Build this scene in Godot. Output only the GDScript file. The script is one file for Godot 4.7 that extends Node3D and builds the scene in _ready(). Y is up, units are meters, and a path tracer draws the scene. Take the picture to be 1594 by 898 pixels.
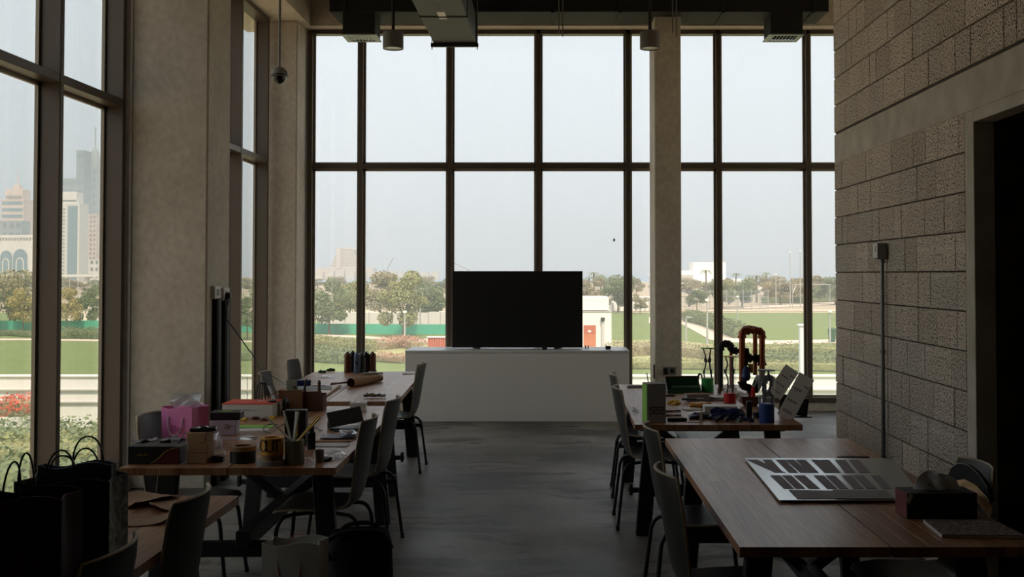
extends Node3D
# Workshop room with a glass corner. Camera and pixel maths first, then helpers, then the builders; _ready() is at the end of the helpers.
const F := 1679.0        # focal length in pixels of the 1594 x 898 frame
const CX := 860.0
const HZ := 427.0        # row of the horizon
const EYE := 1.626
const PITCH := 0.026
const GROUND := -4.4     # park level, one storey below the room
const TOP := 0.73        # table height
var CY := HZ - F * tan(PITCH)
var cam_basis := Basis(Vector3.RIGHT, PITCH)
var M := {}
var taken := {}
var rng := RandomNumberGenerator.new()

# ---------- pixel to place ----------
func ray(px: float, py: float) -> Vector3:
	return cam_basis * Vector3((px - CX) / F, -(py - CY) / F, -1.0)
func at_y(px: float, py: float, y: float) -> Vector3:
	var r := ray(px, py)
	return Vector3(0, EYE, 0) + r * ((y - EYE) / r.y)
func at_d(px: float, py: float, d: float) -> Vector3:
	var r := ray(px, py)
	return Vector3(0, EYE, 0) + r * (d / -r.z)
func at_x(px: float, py: float, x: float) -> Vector3:
	var r := ray(px, py)
	return Vector3(0, EYE, 0) + r * (x / r.x)
func on(px: float, py: float) -> Vector3:      # on a table top
	return at_y(px, py, TOP)
func gp(px: float, py: float) -> Vector3:      # on the park ground
	return at_y(px, py, GROUND)

# ---------- materials ----------
func mat(key: String, c: Color, rough := 0.8, metal := 0.0) -> StandardMaterial3D:
	var m := StandardMaterial3D.new()
	m.resource_name = key
	m.albedo_color = c
	m.roughness = rough
	m.metallic = metal
	M[key] = m
	return m
func c8(r: int, g: int, b: int) -> Color:
	return Color(r / 255.0, g / 255.0, b / 255.0)
func noise_tex(freq: float, lo: Color, hi: Color, seed_: int, size := 512, oct := 5, type := FastNoiseLite.TYPE_SIMPLEX_SMOOTH, mid := Color(-1, 0, 0), gain := 0.5) -> NoiseTexture2D:
	var n := FastNoiseLite.new()
	n.seed = seed_
	n.noise_type = type
	n.frequency = freq
	n.fractal_octaves = oct
	n.fractal_gain = gain
	var t := NoiseTexture2D.new()
	t.width = size
	t.height = size
	t.seamless = true
	t.noise = n
	var g := Gradient.new()
	g.set_color(0, lo)
	g.set_color(1, hi)
	if mid.r >= 0:
		g.add_point(0.5, mid)
	t.color_ramp = g
	return t
func tri_mat(m: StandardMaterial3D, scale: Vector3, world := true) -> StandardMaterial3D:
	m.uv1_triplanar = true
	m.uv1_world_triplanar = world
	m.uv1_scale = scale
	return m
func bump(m: StandardMaterial3D, t: Texture2D, cm: float) -> void:
	m.heightmap_enabled = true
	m.heightmap_texture = t
	m.heightmap_scale = cm
func wood_tex(seed_: int, a: Color, b: Color) -> ImageTexture:
	var n := FastNoiseLite.new()
	n.seed = seed_
	n.frequency = 0.02
	n.fractal_octaves = 4
	var im := Image.create(256, 256, false, Image.FORMAT_RGB8)
	for y in 256:
		for x in 256:
			# grain runs down the picture; blended at the seam so that it tiles
			var u := x / 256.0
			var v1 := n.get_noise_2d(x * 0.22, y * 3.2)
			var v2 := n.get_noise_2d((x - 256) * 0.22, y * 3.2)
			var v := lerpf(v1, v2, u) * 0.9 + 0.5 + 0.12 * n.get_noise_2d(x * 0.6 + 900, y * 9.0)
			im.set_pixel(y, x, a.lerp(b, clampf(v, 0, 1)))
	return ImageTexture.create_from_image(im)

# ---------- mesh helpers ----------
func mb() -> SurfaceTool:
	var st := SurfaceTool.new()
	st.begin(Mesh.PRIMITIVE_TRIANGLES)
	return st
func tri(st: SurfaceTool, a: Vector3, b: Vector3, c: Vector3, o: Vector3) -> void:
	if (b - a).cross(c - a).dot(o) > 0:
		st.add_vertex(a); st.add_vertex(c); st.add_vertex(b)
	else:
		st.add_vertex(a); st.add_vertex(b); st.add_vertex(c)
func quad(st: SurfaceTool, a: Vector3, b: Vector3, c: Vector3, d: Vector3, o: Vector3) -> void:
	tri(st, a, b, c, o)
	tri(st, a, c, d, o)
func box(st: SurfaceTool, ctr: Vector3, size: Vector3, bev := 0.0, bs := Basis.IDENTITY) -> void:
	st.set_smooth_group(-1)
	var h := size / 2
	bev = minf(bev, minf(h.x, minf(h.y, h.z)) * 0.9)
	if bev <= 0.0:
		for a in 3:
			for s in [-1, 1]:
				var o := Vector3.ZERO
				o[a] = s
				var p := []
				for q in [[-1, -1], [1, -1], [1, 1], [-1, 1]]:
					var v := Vector3.ZERO
					v[a] = s * h[a]
					v[(a + 1) % 3] = q[0] * h[(a + 1) % 3]
					v[(a + 2) % 3] = q[1] * h[(a + 2) % 3]
					p.append(ctr + bs * v)
				quad(st, p[0], p[1], p[2], p[3], bs * o)
		return
	var cv := func(a: int, s: Array) -> Vector3:
		var v := Vector3(s[0] * h.x, s[1] * h.y, s[2] * h.z)
		for k in 3:
			if k != a:
				v[k] -= s[k] * bev
		return ctr + bs * v
	for a in 3:
		var b: int = (a + 1) % 3
		var c: int = (a + 2) % 3
		for s in [-1, 1]:
			var o := Vector3.ZERO
			o[a] = s
			var p := []
			for q in [[-1, -1], [1, -1], [1, 1], [-1, 1]]:
				var g := [0, 0, 0]
				g[a] = s
				g[b] = q[0]
				g[c] = q[1]
				p.append(cv.call(a, g))
			quad(st, p[0], p[1], p[2], p[3], bs * o)
			for s2 in [-1, 1]:
				var o2 := o
				o2[b] = s2
				var g1 := [0, 0, 0]
				g1[a] = s
				g1[b] = s2
				g1[c] = -1
				var g2 := g1.duplicate()
				g2[c] = 1
				quad(st, cv.call(a, g1), cv.call(a, g2), cv.call(b, g2), cv.call(b, g1), bs * o2)
	for sx in [-1, 1]:
		for sy in [-1, 1]:
			for sz in [-1, 1]:
				var g := [sx, sy, sz]
				tri(st, cv.call(0, g), cv.call(1, g), cv.call(2, g), bs * Vector3(sx, sy, sz))
func bar(st: SurfaceTool, a: Vector3, b: Vector3, w: float, t: float, bev := 0.0, up := Vector3.UP) -> void:   # box between two points; w across, t along up
	var z := (b - a).normalized()
	if absf(z.dot(up)) > 0.99:
		up = Vector3.RIGHT
	var x := up.cross(z).normalized()
	var y := z.cross(x)
	box(st, (a + b) / 2, Vector3(w, t, (b - a).length()), bev, Basis(x, y, z))
func tube(st: SurfaceTool, pts: Array, r, sides := 8, caps := true) -> void:
	var n := pts.size()
	var rings := []
	var up := Vector3.UP
	for i in n:
		var t: Vector3 = (pts[mini(i + 1, n - 1)] - pts[maxi(i - 1, 0)]).normalized()
		if i == 0 and absf(t.dot(up)) > 0.9:
			up = Vector3.RIGHT
		var x := up.cross(t).normalized()
		if x.length() < 0.5:
			x = Vector3.FORWARD.cross(t).normalized()
		var y := t.cross(x)
		up = y
		var rad: float = r[i] if r is Array else r
		var ring := []
		for k in sides:
			var an := TAU * k / sides
			ring.append(pts[i] + (x * cos(an) + y * sin(an)) * rad)
		rings.append(ring)
	st.set_smooth_group(1)
	for i in n - 1:
		for k in sides:
			var k2 := (k + 1) % sides
			var m: Vector3 = (rings[i][k] + rings[i][k2]) / 2 - pts[i]
			quad(st, rings[i][k], rings[i][k2], rings[i + 1][k2], rings[i + 1][k], m)
	if caps:
		st.set_smooth_group(-1)
		for e in [0, n - 1]:
			var t: Vector3 = pts[0] - pts[1] if e == 0 else pts[n - 1] - pts[n - 2]
			for k in sides:
				tri(st, pts[e], rings[e][k], rings[e][(k + 1) % sides], t)
func lathe(st: SurfaceTool, prof: Array, ctr := Vector3.ZERO, sides := 20, bs := Basis.IDENTITY, soft := false) -> void:   # prof: Vector2(radius, height), outside going up
	for i in prof.size() - 1:
		st.set_smooth_group(2 if soft else i + 2)
		var a: Vector2 = prof[i]
		var b: Vector2 = prof[i + 1]
		var d := b - a
		for k in sides:
			var t1 := TAU * k / sides
			var t2 := TAU * (k + 1) / sides
			var tm := (t1 + t2) / 2
			var p := func(v: Vector2, t: float) -> Vector3: return ctr + bs * Vector3(v.x * cos(t), v.y, v.x * sin(t))
			var o: Vector3 = bs * Vector3(d.y * cos(tm), -d.x, d.y * sin(tm))
			if a.x > 1e-6:
				tri(st, p.call(a, t1), p.call(a, t2), p.call(b, t2), o)
			if b.x > 1e-6:
				tri(st, p.call(a, t1), p.call(b, t2), p.call(b, t1), o)
func prism(st: SurfaceTool, poly: PackedVector2Array, depth: float, xf := Transform3D.IDENTITY) -> void:   # polygon in local x, y; extruded along local z from 0 to depth
	st.set_smooth_group(-1)
	var ix := Geometry2D.triangulate_polygon(poly)
	for k in range(0, ix.size(), 3):
		for z in [0.0, depth]:
			var v := []
			for j in 3:
				v.append(xf * Vector3(poly[ix[k + j]].x, poly[ix[k + j]].y, z))
			tri(st, v[0], v[1], v[2], xf.basis * Vector3(0, 0, 1 if (z == depth) == (depth > 0) else -1))
	var cw := Geometry2D.is_polygon_clockwise(poly)
	for k in poly.size():
		var a := poly[k]
		var b := poly[(k + 1) % poly.size()]
		var o := Vector2((b - a).y, -(b - a).x)
		if cw:
			o = -o
		quad(st, xf * Vector3(a.x, a.y, 0), xf * Vector3(b.x, b.y, 0), xf * Vector3(b.x, b.y, depth), xf * Vector3(a.x, a.y, depth), xf.basis * Vector3(o.x, o.y, 0))
func slab(st: SurfaceTool, pts: Array, y: float, thick: float) -> void:   # polygon of ground points, as a flat slab whose top is at y
	var poly := PackedVector2Array()
	for p in pts:
		poly.append(Vector2(p.x, p.z))
	prism(st, poly, thick, Transform3D(Basis(Vector3(1, 0, 0), Vector3(0, 0, 1), Vector3(0, -1, 0)), Vector3(0, y, 0)))
func grid(st: SurfaceTool, f: Callable, nu: int, nv: int, thick: float, soft := true) -> void:   # f(u, v) -> Vector3, a sheet with thickness
	var p := []
	var q := []
	for i in nu + 1:
		var row := []
		var low := []
		for j in nv + 1:
			var u := float(i) / nu
			var v := float(j) / nv
			var e := 0.01
			var c: Vector3 = f.call(u, v)
			var du: Vector3 = f.call(minf(u + e, 1), v) - f.call(maxf(u - e, 0), v)
			var dv: Vector3 = f.call(u, minf(v + e, 1)) - f.call(u, maxf(v - e, 0))
			var n := du.cross(dv).normalized()
			row.append(c + n * thick / 2)
			low.append(c - n * thick / 2)
		p.append(row)
		q.append(low)
	for i in nu:
		for j in nv:
			var n: Vector3 = p[i][j] - q[i][j]
			st.set_smooth_group(3 if soft else -1)
			quad(st, p[i][j], p[i + 1][j], p[i + 1][j + 1], p[i][j + 1], n)
			st.set_smooth_group(4 if soft else -1)
			quad(st, q[i][j], q[i + 1][j], q[i + 1][j + 1], q[i][j + 1], -n)
	st.set_smooth_group(-1)
	for i in nu:
		quad(st, p[i][0], p[i + 1][0], q[i + 1][0], q[i][0], p[i][0] - p[i][1])
		quad(st, p[i][nv], p[i + 1][nv], q[i + 1][nv], q[i][nv], p[i][nv] - p[i][nv - 1])
	for j in nv:
		quad(st, p[0][j], p[0][j + 1], q[0][j + 1], q[0][j], p[0][j] - p[1][j])
		quad(st, p[nu][j], p[nu][j + 1], q[nu][j + 1], q[nu][j], p[nu][j] - p[nu - 1][j])
func crumple(st: SurfaceTool, ctr: Vector3, size: Vector3, seed_: int, rough := 0.45, nu := 12, nv := 7) -> void:   # a crumpled closed lump, flat below
	var n := FastNoiseLite.new()
	n.seed = seed_
	n.frequency = 0.9
	st.set_smooth_group(-1)
	var P := []
	for i in nv + 1:
		var row := []
		for k in nu:
			var th := PI * i / nv
			var ph := TAU * k / nu
			var d := Vector3(sin(th) * cos(ph), cos(th), sin(th) * sin(ph))
			var q := d * (1.0 + rough * 2.0 * n.get_noise_3d(d.x * 2.1, d.y * 2.1, d.z * 2.1))
			q.y = maxf(q.y, -0.55)
			row.append(ctr + q * size / 2)
		P.append(row)
	for i in nv:
		for k in nu:
			var k2 := (k + 1) % nu
			quad(st, P[i][k], P[i][k2], P[i + 1][k2], P[i + 1][k], P[i][k] + P[i + 1][k2] - 2 * ctr)
func face(st: SurfaceTool, a: Vector3, b: Vector3, c: Vector3, d: Vector3) -> void:   # a printed quad: a top left, b top right, c bottom right, d bottom left as read
	st.set_smooth_group(-1)
	for q in [[a, Vector2(0, 0)], [b, Vector2(1, 0)], [c, Vector2(1, 1)], [a, Vector2(0, 0)], [c, Vector2(1, 1)], [d, Vector2(0, 1)]]:
		st.set_uv(q[1])
		st.add_vertex(q[0])

# ---------- objects ----------
func numbered(called: String) -> String:
	if not taken.has(called):
		taken[called] = 0
		return called
	taken[called] += 1
	return "%s_%03d" % [called, taken[called]]
func obj(called: String, st, m: Material, parent: Node = null, at := Vector3.ZERO) -> MeshInstance3D:
	var o := MeshInstance3D.new()
	if st is SurfaceTool:
		st.generate_normals()
		o.mesh = st.commit()
	else:
		o.mesh = st
	o.material_override = m
	o.position = at
	if parent == null:
		o.name = numbered(called)
		add_child(o)
	else:
		o.name = called
		parent.add_child(o, true)
	return o
func thing(called: String, label: String, category: String, at := Vector3.ZERO, turn := 0.0, group := "") -> Node3D:
	var o := Node3D.new()
	o.name = numbered(called)
	add_child(o)
	o.position = at
	o.rotation.y = turn
	return tag(o, label, category, group)
func tag(o: Node3D, label: String, category: String, group := "") -> Node3D:
	o.set_meta("label", label)
	o.set_meta("category", category)
	if group:
		o.set_meta("group", group)
	return o
func struct_(called: String, label: String, category: String) -> Node3D:
	var o := Node3D.new()
	o.name = numbered(called)
	add_child(o)
	o.set_meta("kind", "structure")
	o.set_meta("label", label)
	o.set_meta("category", category)
	return o
func part_box(called: String, parent: Node, ctr: Vector3, size: Vector3, m: Material, bev := 0.0, bs := Basis.IDENTITY) -> MeshInstance3D:
	var st := mb()
	box(st, ctr, size, bev, bs)
	return obj(called, st, m, parent)
func part_tube(called: String, parent: Node, pts: Array, r, m: Material, sides := 8) -> MeshInstance3D:
	var st := mb()
	tube(st, pts, r, sides)
	return obj(called, st, m, parent)
func part_lathe(called: String, parent: Node, prof: Array, m: Material, ctr := Vector3.ZERO, sides := 20, bs := Basis.IDENTITY, soft := false) -> MeshInstance3D:
	var st := mb()
	lathe(st, prof, ctr, sides, bs, soft)
	return obj(called, st, m, parent)
func smooth_path(pts: Array, per := 6) -> Array:
	var c := Curve3D.new()
	for i in pts.size():
		var t: Vector3 = (pts[mini(i + 1, pts.size() - 1)] - pts[maxi(i - 1, 0)]) / 6.0
		c.add_point(pts[i], -t, t)
	var out := []
	for i in pts.size() - 1:
		for k in per:
			out.append(c.sample(i, float(k) / per))
	out.append(pts[-1])
	return out
func copy(o: Node3D, label := "") -> Node3D:
	var c: Node3D = o.duplicate()
	var base_name := String(o.name)
	var re := RegEx.create_from_string("_\\d{3}$")
	c.name = numbered(re.sub(base_name, ""))
	add_child(c)
	if label:
		c.set_meta("label", label)
	return c
func text_part(called: String, parent: Node, s: String, size: float, m: Material, xf: Transform3D, depth := 0.001, font := "Droid Sans") -> MeshInstance3D:
	var t := TextMesh.new()
	var f := SystemFont.new()
	f.font_names = PackedStringArray([font])
	t.font = f
	t.text = s
	t.font_size = 32
	t.pixel_size = size / 32.0
	t.depth = depth
	var o := obj(called, t, m, parent)
	o.transform = xf
	return o

func _ready() -> void:
	# --- camera, sky, sun, exposure ---
	var cam := Camera3D.new()
	cam.name = "camera"
	cam.projection = Camera3D.PROJECTION_FRUSTUM
	cam.near = 0.05
	cam.far = 9000.0
	cam.size = cam.near * 898.0 / F
	cam.frustum_offset = Vector2((797.0 - CX) / F, -(449.0 - CY) / F) * cam.near
	cam.position = Vector3(0, EYE, 0)
	cam.rotation.x = PITCH
	add_child(cam)
	cam.current = true
	var we := WorldEnvironment.new()
	we.name = "environment"
	var env := Environment.new()
	env.background_mode = Environment.BG_SKY
	var sky_m := ProceduralSkyMaterial.new()
	sky_m.sky_top_color = Color(1.05, 1.09, 1.16)
	sky_m.sky_horizon_color = Color(0.87, 0.905, 0.93)
	sky_m.sky_curve = 0.6
	sky_m.ground_bottom_color = c8(150, 146, 132)
	sky_m.ground_horizon_color = c8(205, 214, 218)
	sky_m.sun_angle_max = 0.1
	sky_m.sky_energy_multiplier = 1.0
	var sky := Sky.new()
	sky.sky_material = sky_m
	env.sky = sky
	env.background_energy_multiplier = 1.3
	env.tonemap_mode = Environment.TONE_MAPPER_LINEAR
	env.tonemap_exposure = 1.0
	env.sdfgi_enabled = true
	env.ssao_enabled = true
	env.ssil_enabled = true
	env.volumetric_fog_enabled = true
	env.volumetric_fog_density = 0.0
	we.environment = env
	add_child(we)
	var sun := DirectionalLight3D.new()       # hazy sun high behind the building
	sun.name = "sun"
	sun.light_color = Color(1.0, 0.93, 0.82)
	sun.light_energy = 1.6
	sun.light_angular_distance = 4.0
	sun.shadow_enabled = true
	sun.rotation_degrees = Vector3(-54, 12, 0)
	sun.sky_mode = DirectionalLight3D.SKY_MODE_LIGHT_ONLY
	add_child(sun)

	make_materials()
	print("structure")
	structure()
	print("block wall")
	block_wall()
	print("furniture")
	furniture()
	print("objects")
	left_objects()
	right_objects()
	fixtures()
	print("outside")
	outside()
	haze()

func make_materials() -> void:
	rng.seed = 11
	var t_conc := noise_tex(0.006, c8(191, 180, 162), c8(214, 204, 186), 3, 1024, 6)
	var t_conc2 := noise_tex(0.03, c8(226, 222, 218), c8(255, 255, 255), 9, 512, 5)
	var t_fine := noise_tex(0.06, Color(0.2, 0.2, 0.2), Color(0.8, 0.8, 0.8), 5, 512, 4)
	var m := mat("concrete", Color(1, 1, 1), 0.75)
	m.albedo_texture = t_conc
	tri_mat(m, Vector3(0.35, 0.28, 0.35))
	bump(m, t_fine, 0.25)
	m.detail_enabled = true
	m.detail_albedo = t_conc2
	m.detail_blend_mode = BaseMaterial3D.BLEND_MODE_MUL
	m.detail_uv_layer = BaseMaterial3D.DETAIL_UV_2
	m.uv2_triplanar = true
	m.uv2_world_triplanar = true
	m.uv2_scale = Vector3(0.9, 0.7, 0.9)
	m = mat("concrete_band", c8(206, 197, 180), 0.8)
	m.albedo_texture = noise_tex(0.012, c8(215, 212, 205), c8(255, 255, 255), 21, 512, 5)
	tri_mat(m, Vector3(0.6, 0.6, 0.6))
	# floor: power-floated concrete with dark drag marks
	m = mat("floor_concrete", Color(1, 1, 1), 0.62)
	m.albedo_texture = floor_tex()
	tri_mat(m, Vector3(0.125, 0.125, 0.125))
	m.uv1_offset = Vector3(0.5, 0.5, 0.5)
	m.roughness_texture = noise_tex(0.01, Color(0.6, 0.6, 0.6), Color(1, 1, 1), 41, 512, 5)
	m.metallic_specular = 0.28
	# concrete blocks in four tones, pitted
	var t_pit := noise_tex(0.055, Color(0.0, 0.0, 0.0), Color(1, 1, 1), 17, 1024, 5, FastNoiseLite.TYPE_SIMPLEX_SMOOTH, Color(-1, 0, 0), 0.62)
	var g: Gradient = t_pit.color_ramp
	g.set_offset(0, 0.28)
	g.set_offset(1, 0.42)
	var t_pitc := noise_tex(0.055, c8(70, 62, 56), c8(255, 255, 255), 17, 1024, 5, FastNoiseLite.TYPE_SIMPLEX_SMOOTH, Color(-1, 0, 0), 0.62)
	g = t_pitc.color_ramp
	g.set_offset(0, 0.30)
	g.set_offset(1, 0.45)
	var tones := [c8(222, 206, 188), c8(210, 195, 178), c8(230, 214, 196), c8(214, 202, 187)]
	for i in 4:
		m = mat("block_%d" % i, tones[i], 0.95)
		m.albedo_texture = t_pitc
		tri_mat(m, Vector3(1.35, 1.2, 1.35))
		m.uv1_offset = Vector3(0.31, 0.17, 0.53) * i
		bump(m, t_pit, 0.35)
		m.metallic_specular = 0.2
	mat("mortar", c8(80, 73, 65), 0.95)
	# window frames, glass
	m = mat("bronze_frame", c8(88, 76, 64), 0.42, 0.35)
	mat("gasket", c8(150, 138, 120), 0.5, 0.3)
	mat("black_gasket", c8(22, 21, 20), 0.7)
	m = mat("glass", Color(0.86, 0.92, 0.88, 0.05), 0.02)
	m.transparency = BaseMaterial3D.TRANSPARENCY_ALPHA
	m.backlight_enabled = true
	m.backlight = Color(0.40, 0.41, 0.39)
	m.metallic_specular = 0.5
	m = mat("glass_side", Color(0.5, 0.58, 0.5, 0.10), 0.02)
	m.transparency = BaseMaterial3D.TRANSPARENCY_ALPHA
	m.backlight_enabled = true
	m.backlight = Color(0.29, 0.33, 0.28)
	# metals, plastics
	mat("black_duct", c8(15, 15, 14), 0.8)
	mat("duct_grey", c8(50, 49, 45), 0.6, 0.1)
	mat("black_metal", c8(20, 20, 20), 0.5, 0.2)
	mat("galvanised", c8(120, 122, 120), 0.4, 0.8)
	mat("lamp_grey", c8(98, 92, 86), 0.6)
	mat("lamp_lens", c8(190, 188, 180), 0.3)
	mat("white_plastic", c8(214, 211, 203), 0.5)
	mat("grey_plastic", c8(120, 118, 112), 0.55)
	mat("black_plastic", c8(14, 14, 14), 0.45)
	mat("black_gloss", c8(8, 8, 9), 0.18)
	mat("screen", c8(2, 2, 2), 0.5)
	mat("white_paint", c8(228, 223, 214), 0.6)
	mat("console_top", c8(212, 211, 208), 0.35)
	m = mat("clear_plastic", Color(0.95, 0.97, 1.0, 0.10), 0.06)
	m.transparency = BaseMaterial3D.TRANSPARENCY_ALPHA
	m = mat("film", Color(0.9, 0.92, 0.95, 0.3), 0.15)
	m.transparency = BaseMaterial3D.TRANSPARENCY_ALPHA
	m = mat("tissue", c8(232, 230, 226), 0.9)
	m.backlight_enabled = true
	m.backlight = Color(0.5, 0.5, 0.5)
	# furniture
	var woods := [[c8(140, 98, 68), c8(178, 132, 96)], [c8(126, 86, 58), c8(164, 118, 84)], [c8(150, 108, 76), c8(190, 146, 108)]]
	for i in 3:
		m = mat("plank_%d" % i, Color(1, 1, 1), 0.34)
		m.albedo_texture = wood_tex(50 + i, woods[i][0], woods[i][1])
		m.uv1_triplanar = true
		m.uv1_scale = Vector3(1.9, 1.9, 1.9)
		m.uv1_offset = Vector3(0.37, 0.61, 0.13) * i
		m.metallic_specular = 0.4
	mat("table_black", c8(22, 21, 20), 0.55)
	m = mat("chair_ply", c8(42, 40, 37), 0.42)
	m.metallic_specular = 0.5
	mat("ply_edge", c8(176, 158, 130), 0.6)
	mat("wood_light", c8(176, 143, 106), 0.7)
	mat("wood_dark", c8(86, 54, 34), 0.5)
	mat("kraft", c8(158, 122, 86), 0.85)
	mat("cardboard", c8(128, 88, 56), 0.85)
	mat("cardboard_dark", c8(92, 62, 42), 0.85)
	mat("paper", c8(220, 218, 214), 0.85)
	mat("paper_lilac", c8(196, 190, 204), 0.85)
	mat("paper_grey", c8(150, 148, 148), 0.8)
	mat("pink", c8(238, 132, 188), 0.6)
	mat("pink_print", c8(214, 110, 162), 0.5)
	mat("rope_white", c8(216, 204, 202), 0.9)
	mat("orange_red", c8(222, 82, 52), 0.6)
	mat("green_bright", c8(134, 196, 62), 0.6)
	mat("green", c8(38, 150, 60), 0.5)
	mat("green_dark", c8(24, 76, 44), 0.5)
	mat("red", c8(206, 42, 34), 0.45)
	mat("red_dark", c8(86, 18, 20), 0.5)
	mat("tissue_red", c8(118, 26, 30), 0.5)
	mat("blue", c8(44, 72, 140), 0.45)
	mat("blue_dark", c8(28, 42, 92), 0.4)
	mat("yellow", c8(222, 182, 60), 0.5)
	mat("tape_yellow", c8(214, 150, 36), 0.4)
	mat("gold", c8(180, 140, 70), 0.35, 0.8)
	mat("cup_grey", c8(136, 138, 122), 0.6)
	mat("silver", c8(190, 190, 192), 0.22, 1.0)
	m = mat("silver_board", c8(176, 182, 184), 0.28, 1.0)
	m = mat("copper", c8(160, 92, 64), 0.36, 0.9)
	mat("iron", c8(28, 24, 22), 0.6, 0.15)
	mat("card_grey", c8(150, 142, 150), 0.85)
	mat("brown_glass", c8(92, 48, 26), 0.3)
	mat("dark_bottle", c8(30, 26, 24), 0.35)
	mat("blue_steel", c8(88, 104, 128), 0.35, 0.3)
	mat("cloth_black", c8(16, 16, 17), 0.95)
	mat("cloth_beige", c8(206, 172, 128), 0.95)
	mat("bag_dark", c8(50, 50, 46), 0.75)
	mat("bag_maroon", c8(52, 12, 12), 0.75)
	mat("bag_white", c8(186, 184, 176), 0.8)
	mat("purple_dark", c8(62, 46, 70), 0.4)
	m = mat("bag_floral", Color(1, 1, 1), 0.8)
	m.albedo_texture = noise_tex(0.02, c8(70, 74, 72), c8(196, 196, 188), 77, 512, 3)
	tri_mat(m, Vector3(3, 3, 3))
	m = mat("pattern_sheet", Color(1, 1, 1), 0.6)
	var pt := noise_tex(0.02, c8(60, 54, 56), c8(205, 198, 194), 78, 512, 2, FastNoiseLite.TYPE_CELLULAR)
	m.albedo_texture = pt
	tri_mat(m, Vector3(5, 5, 5))
	# outside
	m = mat("grass", Color(1, 1, 1), 0.95)
	m.albedo_texture = noise_tex(0.012, c8(98, 112, 50), c8(120, 132, 68), 61, 1024, 6)
	tri_mat(m, Vector3(0.04, 0.04, 0.04))
	m = mat("grass_dry", Color(1, 1, 1), 0.95)
	m.albedo_texture = noise_tex(0.02, c8(140, 142, 88), c8(182, 170, 120), 62, 512, 5)
	tri_mat(m, Vector3(0.05, 0.05, 0.05))
	m = mat("soil", c8(196, 176, 146), 0.95)
	m.albedo_texture = noise_tex(0.02, c8(200, 196, 190), c8(255, 255, 255), 63, 512, 5)
	tri_mat(m, Vector3(0.05, 0.05, 0.05))
	mat("path_pink", c8(214, 192, 172), 0.9)
	mat("sand", c8(214, 196, 166), 0.95)
	mat("sea", c8(120, 152, 172), 0.3)
	mat("white_wall", c8(238, 234, 226), 0.8)
	mat("wall_line", c8(176, 170, 160), 0.9)
	mat("hoarding_green", c8(66, 168, 138), 0.7)
	mat("hoarding_white", c8(206, 198, 192), 0.7)
	mat("hoarding_post", c8(176, 170, 164), 0.6)
	mat("rust_red", c8(190, 92, 62), 0.7)
	mat("door_orange", c8(206, 116, 74), 0.6)
	mat("post_grey", c8(168, 166, 162), 0.5)
	mat("mesh_fence", c8(128, 146, 160), 0.7)
	mat("bark", c8(112, 92, 72), 0.95)
	var leaf := [c8(126, 134, 84), c8(152, 150, 100), c8(120, 130, 90), c8(160, 148, 114), c8(180, 160, 98)]
	for i in 5:
		m = mat("leaf_%d" % i, leaf[i], 0.8)
		m.vertex_color_use_as_albedo = true
		m.backlight_enabled = true
		m.backlight = Color(0.3, 0.3, 0.2)
	mat("shrub_pink", c8(186, 140, 116), 0.9).vertex_color_use_as_albedo = true
	mat("flower_red", c8(226, 96, 70), 0.8).vertex_color_use_as_albedo = true
	mat("tower_pink", c8(222, 194, 174), 0.7)
	mat("tower_white", c8(226, 220, 208), 0.7)
	mat("tower_glass", c8(110, 136, 142), 0.25)
	mat("tower_grey", c8(140, 150, 148), 0.5)
	mat("window_dark", c8(104, 108, 104), 0.4)
	mat("hotel", c8(206, 190, 170), 0.8)
	mat("crane", c8(150, 140, 120), 0.6)

func floor_tex() -> ImageTexture:
	var n := FastNoiseLite.new()
	n.seed = 91
	n.frequency = 0.006
	n.fractal_octaves = 6
	var n2 := FastNoiseLite.new()
	n2.seed = 92
	n2.frequency = 0.02
	n2.fractal_octaves = 3
	var S := 1024
	var im := Image.create(S, S, false, Image.FORMAT_RGB8)
	var a := c8(82, 78, 72)
	var b := c8(136, 130, 120)
	for y in S:
		for x in S:
			var v := n.get_noise_2d(x, y) * 0.9 + 0.5
			# smears drawn across the room, broken up by a second noise
			var k := n2.get_noise_2d(x * 0.2 + 30.0 * n.get_noise_2d(x * 2, y * 2), y * 1.5 + 40.0 * n.get_noise_2d(x * 1.5, y * 1.5))
			if k > 0.06:
				v -= (k - 0.06) * 3.4 * clampf(n2.get_noise_2d(x * 0.3 + 500, y * 0.3) * 2.4 + 0.45, 0, 1)
			v += n2.get_noise_2d(x * 5.0, y * 7.0 + 3000) * 0.16
			im.set_pixel(x, y, a.lerp(b, clampf(v, 0, 1)))
	return ImageTexture.create_from_image(im)

# ---------- the room ----------
const DB := 13.0      # depth of the glazed end wall
const XG := -3.42     # glass of the side wall
const XI := -3.24     # inner edge of its mullions
const HEAD := 4.56    # window head
const SILL := 0.16
const TRANS := 2.92
const CEIL := 5.5
const XW := 2.066     # block wall

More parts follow.
